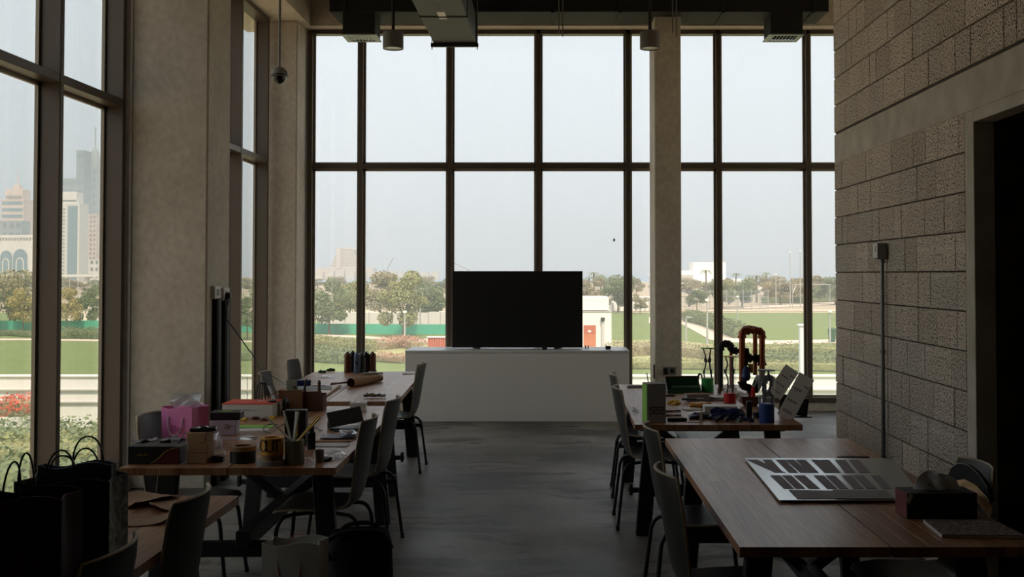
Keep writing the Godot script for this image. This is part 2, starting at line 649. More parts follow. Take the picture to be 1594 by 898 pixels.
func pane_window(w: Node3D, along: Vector3, inward: Vector3, org: Vector3, marks: Array, depth: float, gl: float) -> void:
	# org: a point on the floor on the inner face line; marks: distances of the mullions along the wall; depth: mullion depth; gl: glass set back from the inner face
	var fw := 0.055
	for k in marks.size():
		var c: Vector3 = org + along * marks[k] - inward * depth / 2
		var st := mb()
		bar(st, c + Vector3(0, SILL, 0), c + Vector3(0, HEAD, 0), fw if absf(along.x) > 0.5 else depth, depth if absf(along.x) > 0.5 else fw, 0.004, Vector3.BACK)
		obj("mullion", st, M.bronze_frame, w)
	for k in marks.size() - 1:
		var a: float = marks[k] + fw / 2
		var b: float = marks[k + 1] - fw / 2
		for seg in [[SILL, TRANS - 0.03], [TRANS + 0.03, HEAD]]:
			var y0: float = seg[0]
			var y1: float = seg[1]
			var mid: Vector3 = org + along * (a + b) / 2 - inward * gl + Vector3(0, (y0 + y1) / 2, 0)
			var size := Vector3.ZERO
			size += along.abs() * (b - a)
			size += inward.abs() * 0.008
			size.y = y1 - y0
			part_box("pane", w, mid, size, M.glass if absf(along.x) > 0.5 else M.glass_side)
			# bead round the pane
			var st := mb()
			for e in [[a + 0.012, y0, a + 0.012, y1], [b - 0.012, y0, b - 0.012, y1], [a, y0 + 0.012, b, y0 + 0.012], [a, y1 - 0.012, b, y1 - 0.012]]:
				bar(st, org + along * e[0] - inward * gl * 0.86 + Vector3(0, e[1], 0), org + along * e[2] - inward * gl * 0.86 + Vector3(0, e[3], 0), 0.024, 0.024, 0.0, inward)
			obj("glazing_bead", st, M.gasket, w)
		var st2 := mb()
		bar(st2, org + along * a - inward * depth * 0.5 + Vector3(0, TRANS, 0), org + along * b - inward * depth * 0.5 + Vector3(0, TRANS, 0), depth * 0.94, 0.06, 0.003)
		obj("transom", st2, M.bronze_frame, w)
	var a0: Vector3 = org + along * marks[0]
	var b0: Vector3 = org + along * marks[-1]
	for y in [SILL - 0.03, HEAD - 0.02]:
		var st := mb()
		bar(st, a0 - inward * depth * 0.5 + Vector3(0, y, 0), b0 - inward * depth * 0.5 + Vector3(0, y, 0), depth, 0.06, 0.004)
		obj("window_sill" if y < 1 else "head_rail", st, M.bronze_frame, w)

func structure() -> void:
	var fl := struct_("floor", "grey power-floated concrete floor with dark drag marks", "floor")
	part_box("slab", fl, Vector3(1.4, -0.15, -4.6), Vector3(10.0, 0.3, 17.2), M.floor_concrete)
	var ce := struct_("ceiling", "exposed concrete ceiling above the ducts", "ceiling")
	part_box("slab", ce, Vector3(1.4, CEIL + 0.15, -4.6), Vector3(10.0, 0.3, 17.2), M.concrete)
	# glazed end wall
	var w1 := struct_("window_1", "tall bronze-framed glazed end wall with one transom", "window")
	pane_window(w1, Vector3.RIGHT, Vector3.BACK, Vector3(0, 0, -DB + 0.13), [-2.905, -2.299, -1.231, -0.170, 0.906, 1.989, 3.065, 4.14, 5.2, 6.2], 0.13, 0.10)
	# glazed side wall in two bays, either side of the concrete column
	var w2 := struct_("window_2", "tall bronze-framed side window with deep mullions beside dark paper bags", "window")
	pane_window(w2, Vector3.FORWARD, Vector3.RIGHT, Vector3(XI, 0, 0), [3.98, 5.02, 6.06, 7.1, 8.14], 0.15, 0.17)
	var w3 := struct_("window_3", "narrow stretch of bronze-framed side window between the concrete columns", "window")
	pane_window(w3, Vector3.FORWARD, Vector3.RIGHT, Vector3(XI, 0, 0), [9.17, 10.2, 11.23, 12.27], 0.15, 0.17)
	var w4 := struct_("window_4", "added unseen bronze-framed glazing that lights the side space beyond the block wall", "window")  # unseen glazing, added for the side light it throws on the console
	pane_window(w4, Vector3.FORWARD, Vector3.LEFT, Vector3(6.2, 0, 0), [8.3, 9.37, 10.44, 11.51, 12.6], 0.15, 0.12)
	# kerbs
	var kb := struct_("baseboard_back", "low concrete kerb under the glazed end wall", "kerb")
	part_box("kerb", kb, Vector3(1.7, SILL / 2 - 0.03, -DB - 0.02), Vector3(9.4, SILL - 0.06, 0.26), M.concrete)
	var kl := struct_("baseboard_left", "low concrete kerb under the side windows", "kerb")
	part_box("kerb", kl, Vector3(XI - 0.1, SILL / 2 - 0.03, -8.43), Vector3(0.3, SILL - 0.06, 8.94), M.concrete)
	# beams
	var bl := struct_("trim_1", "concrete edge beam above the side windows", "beam")
	part_box("beam", bl, Vector3((-2.86 - 3.7) / 2, (HEAD + CEIL) / 2, -4.6), Vector3(0.84, CEIL - HEAD, 16.8), M.concrete)
	var bb := struct_("trim_2", "concrete edge beam above the glazed end wall", "beam")
	part_box("beam", bb, Vector3(1.75, (HEAD + CEIL) / 2, -DB + 0.11), Vector3(9.22, CEIL - HEAD, 0.44), M.concrete)
	# columns
	var c1 := struct_("trim_3", "broad fair-faced concrete column between the side windows", "column")
	part_box("shaft", c1, Vector3((-2.627 - 3.40) / 2, HEAD / 2, -8.485), Vector3(0.773, HEAD, 0.57), M.concrete, 0.012)
	part_box("joint_strip", c1, Vector3(-3.212, HEAD / 2, -8.19), Vector3(0.016, HEAD, 0.012), M.white_plastic)
	var c2 := struct_("trim_4", "concrete corner column where the glazed walls meet", "column")
	part_box("shaft", c2, Vector3((-2.95 - 3.42) / 2, HEAD / 2, -12.72), Vector3(0.47, HEAD, 0.62), M.concrete, 0.012)
	var c3 := struct_("trim_5", "slim square concrete column standing before the glazed end wall", "column")
	part_box("shaft", c3, Vector3(1.302, CEIL / 2, -12.45), Vector3(0.30, CEIL, 0.62), M.concrete, 0.012)
	# solid walls out of the picture that close the room
	var wl := struct_("wall_left", "plain wall beside the camera", "wall")
	part_box("wall_body", wl, Vector3(-3.5, HEAD / 2, -0.28), Vector3(0.5, HEAD, 7.36), M.concrete_band)
	var wb := struct_("wall_back", "plain wall behind the camera", "wall")
	part_box("wall_body", wb, Vector3(1.4, CEIL / 2, 3.4), Vector3(10.0, CEIL, 0.2), M.concrete_band)
	var wr := struct_("wall_far_right", "plain wall closing the space beyond the block partition", "wall")
	part_box("wall_body", wr, Vector3(6.3, CEIL / 2, -2.1), Vector3(0.2, CEIL, 12.2), M.concrete_band)
	part_box("wall_head", wr, Vector3(6.3, (HEAD + CEIL) / 2, -10.7), Vector3(0.2, CEIL - HEAD, 5.0), M.concrete_band)
	part_box("wall_foot", wr, Vector3(6.3, SILL / 2 - 0.03, -10.7), Vector3(0.2, SILL - 0.06, 5.0), M.concrete_band)
	part_box("wall_corner", wr, Vector3(6.3, HEAD / 2, -12.85), Vector3(0.2, HEAD, 0.5), M.concrete_band)
	var wp := struct_("wall_return", "plain partition closing the dark side room", "wall")
	part_box("wall_body", wp, Vector3((XW + 6.2) / 2 + 0.06, CEIL / 2, -7.84), Vector3(6.2 - XW - 0.12, CEIL, 0.1), M.concrete_band)

func block_wall() -> void:
	var w := struct_("wall_right", "grey concrete block wall with a smooth cast band", "wall")
	var x0 := XW + 0.006
	var th := 0.104
	# bed of mortar behind the blocks: pieces round the door opening
	var d_far := 7.9
	var jamb := 5.40
	var door := 5.288
	var door_near := 3.3
	var cx := x0 + 0.004 + th / 2
	for r in [[jamb, d_far, 0.0, 2.435], [-3.4, d_far, 2.647, CEIL], [-3.4, door_near, 0.0, 2.435]]:
		part_box("mortar_bed", w, Vector3(cx, (r[2] + r[3]) / 2, -(r[0] + r[1]) / 2), Vector3(th - 0.012, r[3] - r[2], r[1] - r[0]), M.mortar)
	part_box("cast_band", w, Vector3(cx - 0.006, 2.541, -(d_far - 3.4) / 2), Vector3(th, 0.212, d_far + 3.4), M.concrete_band, 0.004)
	part_box("door_jamb", w, Vector3(cx - 0.007, 1.2175, -(jamb + door) / 2), Vector3(th, 2.435, jamb - door), M.concrete_band, 0.003)
	part_box("door_header", w, Vector3(cx - 0.007, 2.405, -(door_near + door) / 2), Vector3(th, 0.06, door - door_near), M.concrete_band, 0.003)
	# blocks: a few lengths shared as meshes
	var r2 := RandomNumberGenerator.new()
	r2.seed = 5
	var lens := [0.39, 0.29, 0.19, 0.13]
	var meshes := []
	for l in lens:
		var st := mb()
		box(st, Vector3.ZERO, Vector3(0.03, 0.1925, l), 0.003)
		st.generate_normals()
		meshes.append(st.commit())
	var rows := []
	for k in 12:
		rows.append([0.04 + 0.2 * k, jamb, d_far])
	for k in 8:
		rows.append([2.66 + 0.2 * k, 2.9, d_far])
	for ri in rows.size():
		var row: Array = rows[ri]
		var d: float = row[2] - 0.004
		var first := true
		while d > row[1] + 0.05:
			var pick: int = [0, 1, 2, 1, 0, 2, 0, 1, 3, 0][r2.randi() % 10]
			if first:
				pick = [0, 2, 1, 0, 2][ri % 5]
				first = false
			var cut := 1.0
			if d - lens[pick] - 0.07 < row[1]:
				cut = (d - row[1] - 0.004) / lens[pick]      # the last block of the row is sawn to fit
			var o := MeshInstance3D.new()
			o.mesh = meshes[pick]
			o.material_override = M["block_%d" % (r2.randi() % 4)]
			o.name = "block"
			w.add_child(o, true)
			o.scale.z = cut
			o.position = Vector3(x0 + 0.0125 + r2.randf_range(-0.002, 0.002), row[0] + 0.1, -(d - lens[pick] * cut / 2))
			d -= lens[pick] * cut + 0.008

# ---------- furniture ----------
func make_table(label: String, at: Vector3, turn: float, seed_: int) -> Node3D:
	# origin: floor under the middle; length 2.35 along z, width 1.0 along x
	var t := thing("trestle_table", label, "table", at, turn, "dark-legged workshop tables")
	var r := RandomNumberGenerator.new()
	r.seed = seed_
	var W := 1.0
	var L := 2.35
	var th := 0.034
	# two boards with a gap between, each glued up from staves
	var n := 8
	var half := (W - 0.006) / 2
	for s in [-1, 1]:
		for k in n:
			var w := half / n
			var x: float = s * (0.003 + w * (k + 0.5))
			var cuts := [-L / 2]
			var z := -L / 2 + r.randf_range(0.4, 1.4)
			while z < L / 2 - 0.3:
				cuts.append(z)
				z += r.randf_range(0.7, 1.3)
			cuts.append(L / 2)
			for c in cuts.size() - 1:
				var a: float = cuts[c]
				var b: float = cuts[c + 1]
				var st := mb()
				box(st, Vector3(x, TOP - th / 2, (a + b) / 2), Vector3(w - 0.0002, th, b - a - 0.0002), 0.0005)
				obj("stave", st, M["plank_%d" % [0, 0, 1, 2, 0, 2][r.randi() % 6]], t)
	# black under-frame: rails, legs with through-tenons, middle beam with struts
	var y1 := TOP - th
	var zi := 0.86
	for e in [-1, 1]:
		part_box("end_rail", t, Vector3(0, y1 - 0.022, e * zi), Vector3(0.9, 0.044, 0.1), M.table_black, 0.004)
		for s in [-1, 1]:
			var st := mb()
			bar(st, Vector3(s * 0.375, y1 - 0.04, e * zi), Vector3(s * 0.43, 0.0, e * zi), 0.095, 0.055, 0.004, Vector3.BACK)
			obj("leg", st, M.table_black, t)
			part_box("tenon", t, Vector3(s * 0.475, 0.28, e * zi), Vector3(0.09, 0.03, 0.022), M.table_black, 0.003)
			part_box("wedge", t, Vector3(s * 0.505, 0.285, e * zi), Vector3(0.02, 0.07, 0.04), M.table_black, 0.003)
		part_box("stretcher", t, Vector3(0, 0.28, e * zi), Vector3(0.80, 0.075, 0.04), M.table_black, 0.004)
	part_box("middle_beam", t, Vector3(0, 0.33, 0), Vector3(0.07, 0.085, 2 * zi + 0.1), M.table_black, 0.004)
	part_box("middle_rail", t, Vector3(0, y1 - 0.018, 0), Vector3(0.9, 0.036, 0.09), M.table_black, 0.003)
	for s in [-1, 1]:
		var st := mb()
		bar(st, Vector3(s * 0.02, 0.35, 0), Vector3(s * 0.43, y1 - 0.03, 0), 0.05, 0.06, 0.004, Vector3.BACK)
		obj("strut", st, M.table_black, t)
		var sr := mb()
		bar(sr, Vector3(s * 0.36, y1 - 0.02, -zi), Vector3(s * 0.36, y1 - 0.02, zi), 0.04, 0.04, 0.003)
		obj("side_rail", sr, M.table_black, t)
	return t

func chair_shell() -> Callable:
	# profile from the front of the seat to the top of the back, facing +x
	var pr := [Vector2(0.215, 0.428), Vector2(0.195, 0.441), Vector2(0.10, 0.445), Vector2(0.0, 0.438), Vector2(-0.09, 0.433), Vector2(-0.15, 0.441), Vector2(-0.185, 0.47), Vector2(-0.205, 0.52), Vector2(-0.225, 0.62), Vector2(-0.245, 0.74), Vector2(-0.262, 0.83), Vector2(-0.272, 0.885)]
	var wd := [0.34, 0.40, 0.43, 0.43, 0.41, 0.385, 0.37, 0.372, 0.39, 0.395, 0.39, 0.35]
	var cv := [0.0, 0.0, 0.006, 0.010, 0.014, 0.018, 0.022, 0.026, 0.034, 0.040, 0.044, 0.046]
	var dip := [0, 0, 0, 0, 0, 0, 0, 0, 0, 0, 0.002, 0.012]
	return func(u: float, v: float) -> Vector3:
		var f := u * (pr.size() - 1)
		var i := mini(int(f), pr.size() - 2)
		var t := f - i
		var a: Vector2 = pr[i]
		var b: Vector2 = pr[i + 1]
		var p := a.lerp(b, t)
		var w: float = lerpf(wd[i], wd[i + 1], t)
		var c: float = lerpf(cv[i], cv[i + 1], t)
		var s := v * 2 - 1
		var d := (b - a).normalized()
		var nn := Vector2(d.y, -d.x)          # towards the sitter
		if nn.x < 0 and nn.y < 0:
			nn = -nn
		nn = Vector2(absf(nn.x), absf(nn.y))
		var q := p + nn * c * s * s
		return Vector3(q.x, q.y - float(lerpf(dip[i], dip[i + 1], t)) * s * s, s * w / 2)

func make_chair(label: String) -> Node3D:
	var t := thing("plywood_chair", label, "chair", Vector3.ZERO, 0, "grey plywood shell chairs with black tube legs")
	var f := chair_shell()
	var st := mb()
	grid(st, f, 22, 8, 0.012)
	obj("shell", st, M.chair_ply, t)
	# pale ply edge round the shell
	var pts := []
	for k in 45:
		pts.append(f.call(k / 44.0, 0.0))
	for k in range(1, 9):
		pts.append(f.call(1.0, k / 8.0))
	for k in range(1, 45):
		pts.append(f.call(1.0 - k / 44.0, 1.0))
	var ed := mb()
	tube(ed, pts, 0.0062, 6)
	obj("ply_edge", ed, M.ply_edge, t).set_meta("label", "pale laminated ply edge")
	for sx in [-1, 1]:
		for sz in [-1, 1]:
			var p := smooth_path([Vector3(0.02 * sx, 0.414, 0.10 * sz), Vector3(0.10 * sx, 0.414, 0.14 * sz), Vector3(0.16 * sx, 0.405, 0.168 * sz), Vector3(0.192 * sx, 0.36, 0.182 * sz), Vector3(0.203 * sx, 0.28, 0.19 * sz), Vector3(0.235 * sx, 0.012, 0.215 * sz)], 4)
			if sx < 0:
				for i in p.size():
					p[i].x -= 0.02
			var l := part_tube("leg", t, p, 0.0105, M.black_metal, 8)
			var e: Vector3 = p[-1]
			var ft := mb()
			lathe(ft, [Vector2(0.0, -0.012), Vector2(0.013, -0.012), Vector2(0.013, 0.018), Vector2(0.0, 0.018)], e, 8)
			obj("foot", ft, M.black_plastic, l)
	for sz in [-1, 1]:
		part_box("seat_bracket", t, Vector3(0, 0.414, 0.10 * sz), Vector3(0.16, 0.016, 0.03), M.black_metal, 0.003)
	return t

func furniture() -> void:
	# tables, set out from their near corners in the picture
	make_table("wooden trestle table crowded with tape rolls and a pink gift bag", Vector3(-1.52, 0, -6.195), 0.012, 1)
	make_table("wooden trestle table carrying spray bottles and a rolled kraft sheet", Vector3(-1.645, 0, -8.80), 0.042, 2)
	make_table("wooden trestle table with kraft sheets and dark paper bags", Vector3(-1.77, 0, -3.22), 0.0, 3)
	make_table("wooden trestle table with the silver board and tissue box", Vector3(1.115, 0, -4.745), 0.0, 4)
	make_table("wooden trestle table carrying copper pipe models and clear lamps", Vector3(1.005, 0, -7.63), -0.012, 5)
	# chairs: [x, depth, turn in degrees, label]; turn 180 faces -x
	var spots := [
		[-1.188, 5.63, 180, "dark plywood chair pushed in beside the plastic cup, aisle side of the crowded table"],
		[-1.19, 6.50, 178, "dark plywood chair on the aisle side of the crowded table, beside the small white box"],
		[-1.335, 9.06, 180, "dark plywood chair on the aisle side of the bottle table"],
		[-1.90, 5.72, 2, "dark plywood chair behind the pink gift bag, back to the column"],
		[-1.945, 8.20, 4, "dark plywood chair by the concrete column, next to the cardboard tool box"],
		[-2.02, 9.34, -2, "dark plywood chair at the window end of the bottle table"],
		[-1.452, 3.68, 180, "dark plywood chair hiding the corner of the kraft sheet table"],
		[-1.43, 2.955, 180, "dark plywood chair beside the big dark paper bag"],
		[0.70, 8.10, -2, "dark plywood chair at the pipe model table, beside the white console"],
		[0.67, 7.12, 0, "dark plywood chair at the pipe model table, beside the green-sided carton"],
		[0.72, 5.30, 2, "dark plywood chair at the far corner of the silver board table"],
		[0.665, 4.14, 4, "dark plywood chair at the middle of the silver board table, back to the aisle"],
		[1.43, 4.25, 179, "dark plywood chair by the block wall with a black bag hung on it"],
	]
	var first: Node3D = null
	for s in spots:
		var c: Node3D
		if first == null:
			first = make_chair(s[3])
			c = first
		else:
			c = copy(first, s[3])
		c.position = Vector3(s[0], 0, -s[1])
		c.rotation.y = deg_to_rad(s[2])
	# white console with the television
	var a := at_y(630, 656, 0)
	var b := at_y(980, 656, 0)
	var d: float = -a.z
	var cw: float = b.x - a.x
	var cx: float = (a.x + b.x) / 2
	var con := thing("media_console", "long plain white console below the black television", "console", Vector3(cx, 0, -d - 0.3))
	part_box("plinth", con, Vector3(0, 0.03, 0), Vector3(cw, 0.06, 0.598), M.white_paint, 0.002)
	part_box("carcass", con, Vector3(0, 0.405, 0), Vector3(cw - 0.004, 0.69, 0.6), M.white_paint, 0.004)
	part_box("top_board", con, Vector3(0, 0.768, 0), Vector3(cw, 0.03, 0.6), M.console_top, 0.004)
	var y0 := 0.783
	var tv := thing("television", "large black flat television standing on the white console", "television", Vector3(0, y0, -d - 0.34))
	var p1 := at_d(704, 422, d + 0.34)
	var p2 := at_d(907, 541, d + 0.34)
	tv.position.x = (p1.x + p2.x) / 2
	var w: float = p2.x - p1.x
	var hh: float = p1.y - p2.y
	var yc: float = (p1.y + p2.y) / 2 - y0
	part_box("casing", tv, Vector3(0, yc, -0.015), Vector3(w, hh, 0.03), M.black_plastic, 0.004)
	part_box("rear_housing", tv, Vector3(0, yc - 0.12, -0.045), Vector3(w * 0.6, hh * 0.55, 0.035), M.black_plastic, 0.01)
	part_box("screen", tv, Vector3(0, yc + 0.006, 0.0008), Vector3(w - 0.014, hh - 0.03, 0.002), M.screen)
	for s in [-1, 1]:
		var x: float = s * 0.52
		for e in [-1, 1]:
			var st := mb()
			bar(st, Vector3(x, yc - hh / 2 + 0.01, -0.015), Vector3(x - s * 0.09, 0.008, -0.015 + e * 0.13), 0.034, 0.016, 0.003)
			obj("foot", st, M.black_plastic, tv)
	var lens := thing("webcam", "small black box on the console below the television", "box", Vector3(at_y(848, 543, y0).x, y0, -d - 0.14))
	part_box("body", lens, Vector3(0, 0.018, 0), Vector3(0.06, 0.036, 0.05), M.black_plastic, 0.008)
	part_box("clip", lens, Vector3(-0.02, 0.03, 0.02), Vector3(0.04, 0.012, 0.04), M.black_plastic, 0.004)
	var spk := thing("remote_speaker", "small black cube speaker on the bare end of the console", "speaker", Vector3(at_y(946, 543, y0).x, y0, -d - 0.2))
	part_box("body", spk, Vector3(0, 0.019, 0), Vector3(0.062, 0.038, 0.05), M.black_plastic, 0.01)
	part_box("grille", spk, Vector3(0, 0.019, 0.026), Vector3(0.045, 0.024, 0.003), M.iron)
	for k in 2:
		tag(obj("marker_stub", _stub(), M.paper_grey, null, Vector3(at_y(911 + k * 4, 541, y0).x, y0, -d - 0.32)), "small grey peg standing on the console beside the television", "peg", "pegs on the console")
func _stub() -> SurfaceTool:
	var st := mb()
	lathe(st, [Vector2(0, 0), Vector2(0.008, 0), Vector2(0.008, 0.03), Vector2(0.005, 0.035), Vector2(0, 0.035)], Vector3.ZERO, 10)
	return st

# ---------- things on the left tables ----------
func px(n: float, p: Vector3) -> float:      # n pixels at the depth of p, in metres
	return n * -p.z / F

func carton(called: String, label: String, category: String, base: Vector3, size: Vector3, turn: float, body: Material, lid: Material = null, lid_h := 0.02, group := "") -> Node3D:
	var t := thing(called, label, category, base, turn, group)
	if lid == null:
		part_box("body", t, Vector3(0, size.y / 2, 0), size, body, 0.002)
	else:
		part_box("body", t, Vector3(0, (size.y - lid_h) / 2, 0), Vector3(size.x - 0.004, size.y - lid_h, size.z - 0.004), body, 0.002)
		part_box("lid", t, Vector3(0, size.y - lid_h / 2, 0), Vector3(size.x, lid_h, size.z), lid, 0.002)
	return t

func paper(called: String, label: String, category: String, at: Vector3, w: float, l: float, turn: float, m: Material, curl := 0.004, group := "", thick := 0.0015) -> MeshInstance3D:
	var st := mb()
	grid(st, func(u: float, v: float) -> Vector3:
		var a := u - 0.5
		var b := v - 0.5
		return Vector3(a * w, thick / 2 + 0.0006 + curl * (pow(absf(a) * 2, 3) * (0.6 + b) + 0.3 * (1 + sin(b * 7 + a * 5)) * absf(a)), b * l), 8, 8, thick)
	var o := obj(called, st, m, null, at)
	o.rotation.y = turn
	tag(o, label, category, group)
	return o

func lump(called: String, label: String, category: String, at: Vector3, size: Vector3, m: Material, seed_: int, turn := 0.0, rough := 0.45) -> MeshInstance3D:
	var st := mb()
	crumple(st, Vector3(0, size.y * 0.275, 0), size, seed_, rough)
	var o := obj(called, st, m, null, at)
	o.rotation.y = turn
	tag(o, label, category)
	return o

func cable(called: String, label: String, pts: Array, r: float, m: Material) -> Node3D:
	var t := thing(called, label, "cable")
	part_tube("lead", t, smooth_path(pts, 8), r, m, 6)
	return t

func bottle(label: String, at: Vector3, r: float, h: float, m: Material, cap: Material) -> Node3D:
	var t := thing("spray_bottle", label, "bottle", at, 0, "spray bottles on the far table")
	part_lathe("body", t, [Vector2(0, 0), Vector2(r * 0.94, 0), Vector2(r, 0.004), Vector2(r, h * 0.80), Vector2(r * 0.93, h * 0.87), Vector2(r * 0.7, h * 0.93), Vector2(r * 0.36, h * 0.955), Vector2(0, h * 0.955)], m, Vector3.ZERO, 20)
	part_lathe("cap", t, [Vector2(r * 0.34, h * 0.95), Vector2(r * 0.34, h * 0.985), Vector2(r * 0.24, h), Vector2(0, h)], cap, Vector3.ZERO, 12)
	return t

func paper_bag(t: Node3D, w: float, dp: float, h: float, m: Material, flare := 0.0, m_side: Material = null, inside: Material = null) -> void:
	# walls as parts, open at the top, with pinched gussets; front faces +z
	var th := 0.003
	var k := 1.0 + flare
	for e in [1, -1]:
		var st := mb()
		grid(st, func(u: float, v: float) -> Vector3:
			var f := lerpf(1.0, k, v)
			var sag: float = 0.012 * sin(u * PI) * v * e
			return Vector3((u - 0.5) * w * f, v * h - 0.01 * sin(u * PI * 2) * v * v, e * dp / 2 * f + sag * 0.6), 10, 6, th)
		obj("front_panel" if e > 0 else "back_panel", st, m, t)
	for e in [1, -1]:
		var st := mb()
		grid(st, func(u: float, v: float) -> Vector3:
			var f := lerpf(1.0, k, v)
			var inw := 0.16 * dp * (1 - absf(u * 2 - 1)) * v
			return Vector3(e * (w / 2 * f - inw), v * h, (u - 0.5) * dp * f), 6, 6, th)
		obj("side_panel", st, m_side if m_side else m, t)
	part_box("bottom", t, Vector3(0, th, 0), Vector3(w - 0.004, th * 1.6, dp - 0.004), m)
func handle(t: Node3D, x0: float, x1: float, y: float, z: float, rise: float, m: Material, r := 0.003, lean := 0.0) -> void:
	var pts := []
	for k in 15:
		var a := PI * k / 14.0
		pts.append(Vector3(lerpf(x0, x1, (1 - cos(a)) / 2), y - 0.03 + (rise + 0.03) * pow(sin(a), 0.7), z + lean * sin(a)))
	part_tube("handle", t, pts, r, m, 6)

func left_objects() -> void:
	var p: Vector3
	var t: Node3D
	var st: SurfaceTool
	# --- gift box with gold line ---
	p = on(238, 723)
	var w := px(80, p)
	t = carton("gift_box", "low black gift box with a dark red corner and a gold line", "box", p + Vector3(0, 0, -0.13), Vector3(w, 0.084, 0.25), 0.0, M.black_plastic)
	st = mb()
	prism(st, PackedVector2Array([Vector2(-0.012, 0.003), Vector2(0.03, 0.03), Vector2(0.06, 0.06), Vector2(w / 2 - 0.002, 0.081), Vector2(w / 2 - 0.002, 0.003)]), 0.0012, Transform3D(Basis.IDENTITY, Vector3(0, 0, 0.125)))
	obj("red_panel", st, M.red_dark, t)
	part_tube("gold_line", t, smooth_path([Vector3(-0.014, 0.002, 0.1265), Vector3(0.028, 0.031, 0.1265), Vector3(0.058, 0.061, 0.1265), Vector3(w / 2 - 0.004, 0.082, 0.1265)], 4), 0.0012, M.gold, 5)
	for k in 4:
		part_box("gold_mark", t, Vector3(-0.075 + k * 0.013, 0.042 + 0.004 * (k % 2), 0.1255), Vector3(0.009, 0.003 + 0.005 * (k % 2), 0.001), M.gold)
	var yb := TOP + 0.084
	for k in 4:
		var q := at_y([215, 232, 258, 276][k], [688, 686, 687, 684][k], yb)
		var o := paper("receipt", "crumpled grey slip of paper on the black gift box", "paper", q, 0.07, 0.05, k * 0.9, M.paper_grey, 0.012, "slips on the gift box")
		o.position.y = yb + 0.0002
	cable("pen_lead", "thin black lead on the gift box beside the pink bag", [at_y(277, 689, yb) + Vector3(0, 0.004, 0), at_y(283, 683, yb) + Vector3(0, 0.01, 0), at_y(290, 678, yb) + Vector3(0, 0.02, 0)], 0.003, M.black_plastic)
	# --- pink gift bag ---
	p = on(286, 694)
	t = thing("gift_bag", "bright pink paper gift bag with white rope handles", "bag", p + Vector3(0, 0, -0.02), -0.45)
	paper_bag(t, 0.205, 0.115, 0.205, M.pink, 0.04)
	handle(t, -0.05, 0.05, 0.185, 0.068, -0.125, M.rope_white, 0.0035, 0.012)
	handle(t, -0.05, 0.05, 0.19, -0.055, 0.015, M.rope_white, 0.003, 0.0)
	text_part("lettering", t, "Gizi", 0.045, M.pink_print, Transform3D(Basis.IDENTITY, Vector3(0, 0.095, 0.068)), 0.002, "Droid Serif")
	lump("tissue_wad", "crumpled white tissue sticking out of the pink bag", "tissue", p + Vector3(0.012, 0.19, -0.02), Vector3(0.15, 0.105, 0.09), M.film, 5, 0.3, 0.6)
	# --- stack of wooden blocks with a phone ---
	p = on(306, 722)
	for k in 3:
		var b := part_box("wooden_block", self, Vector3.ZERO, Vector3(px(31, p), 0.0485, 0.105), M.wood_light, 0.003)
		b.name = numbered("wooden_block")
		b.position = p + Vector3([0.0, 0.001, -0.002][k], 0.0245 + k * 0.049, -0.055)
		b.rotation.y = [0.0, 0.03, -0.04][k]
		tag(b, ["pale wooden block at the bottom of the stack", "pale wooden block in the middle of the stack", "pale wooden block on top of the stack, under the phone"][k], "block", "stacked wooden blocks")
	t = thing("mobile_phone", "black phone lying on the stack of wooden blocks", "phone", p + Vector3(0.012, 0.1475, -0.06), 0.2)
	part_box("case", t, Vector3(0, 0.008, 0), Vector3(0.125, 0.015, 0.07), M.black_plastic, 0.005)
	part_box("screen", t, Vector3(0, 0.0162, 0), Vector3(0.115, 0.0012, 0.062), M.black_gloss)
	st = mb()
	var ringp := []
	for k in 17:
		ringp.append(Vector3(cos(TAU * k / 16) * 0.022, 0.0185, sin(TAU * k / 16) * 0.022))
	tube(st, ringp, 0.0022, 6, false)
	obj("finger_ring", st, M.silver, t)
	lump("plastic_bag", "crumpled clear plastic bag beside the wooden blocks", "bag", on(335, 712), Vector3(0.085, 0.14, 0.13), M.film, 8, 0.0, 0.55)
	t = carton("tin", "low dark red tin behind the clear plastic bag", "tin", on(340, 718), Vector3(0.055, 0.028, 0.05), 0.1, M.red_dark, M.red_dark, 0.01)
	# --- pale box with black notebook ---
	p = on(345, 678)
	t = carton("pale_box", "pale pink card box under the black notebook", "box", p + Vector3(0, 0, -0.06), Vector3(px(40, p), 0.083, 0.12), 0.12, M.paper_lilac, M.paper_lilac, 0.03)
	part_box("print_mark", t, Vector3(0.02, 0.05, 0.0605), Vector3(0.022, 0.026, 0.001), M.cup_grey)
	t = thing("notebook", "black notebook with a green leaf print on the pale box", "book", p + Vector3(0.008, 0.0832, -0.07), 0.1)
	part_box("cover", t, Vector3(0, 0.022, 0), Vector3(0.165, 0.044, 0.13), M.black_plastic, 0.003)
	st = mb()
	grid(st, func(u: float, v: float) -> Vector3: return Vector3((u - 0.5) * 0.085, 0.0446, (v - 0.5) * 0.03 * sin(u * PI) + 0.01), 10, 2, 0.001)
	obj("leaf_print", st, M.green_bright, t)
	# --- white box with orange lid ---
	p = on(385, 650)
	t = carton("shipping_box", "flat white box with a bright orange-red lid", "box", p + Vector3(0, 0, -0.12), Vector3(px(80, p), 0.088, 0.24), 0.0, M.white_plastic, M.orange_red, 0.006)
	for k in 6:
		part_box("print_mark", t, Vector3(-0.03 + k * 0.016, 0.045 + 0.002 * (k % 2), 0.1185), Vector3([0.012, 0.01, 0.014, 0.012, 0.012, 0.01][k], 0.004 if k > 2 else 0.008, 0.001), M.paper_grey)
	part_box("sticker", t, Vector3(0.05, 0.0883, -0.02), Vector3(0.045, 0.001, 0.03), M.paper)
	# wire whisk-like shade on the box
	var yo := TOP + 0.088
	p = at_y(408, 622, yo)
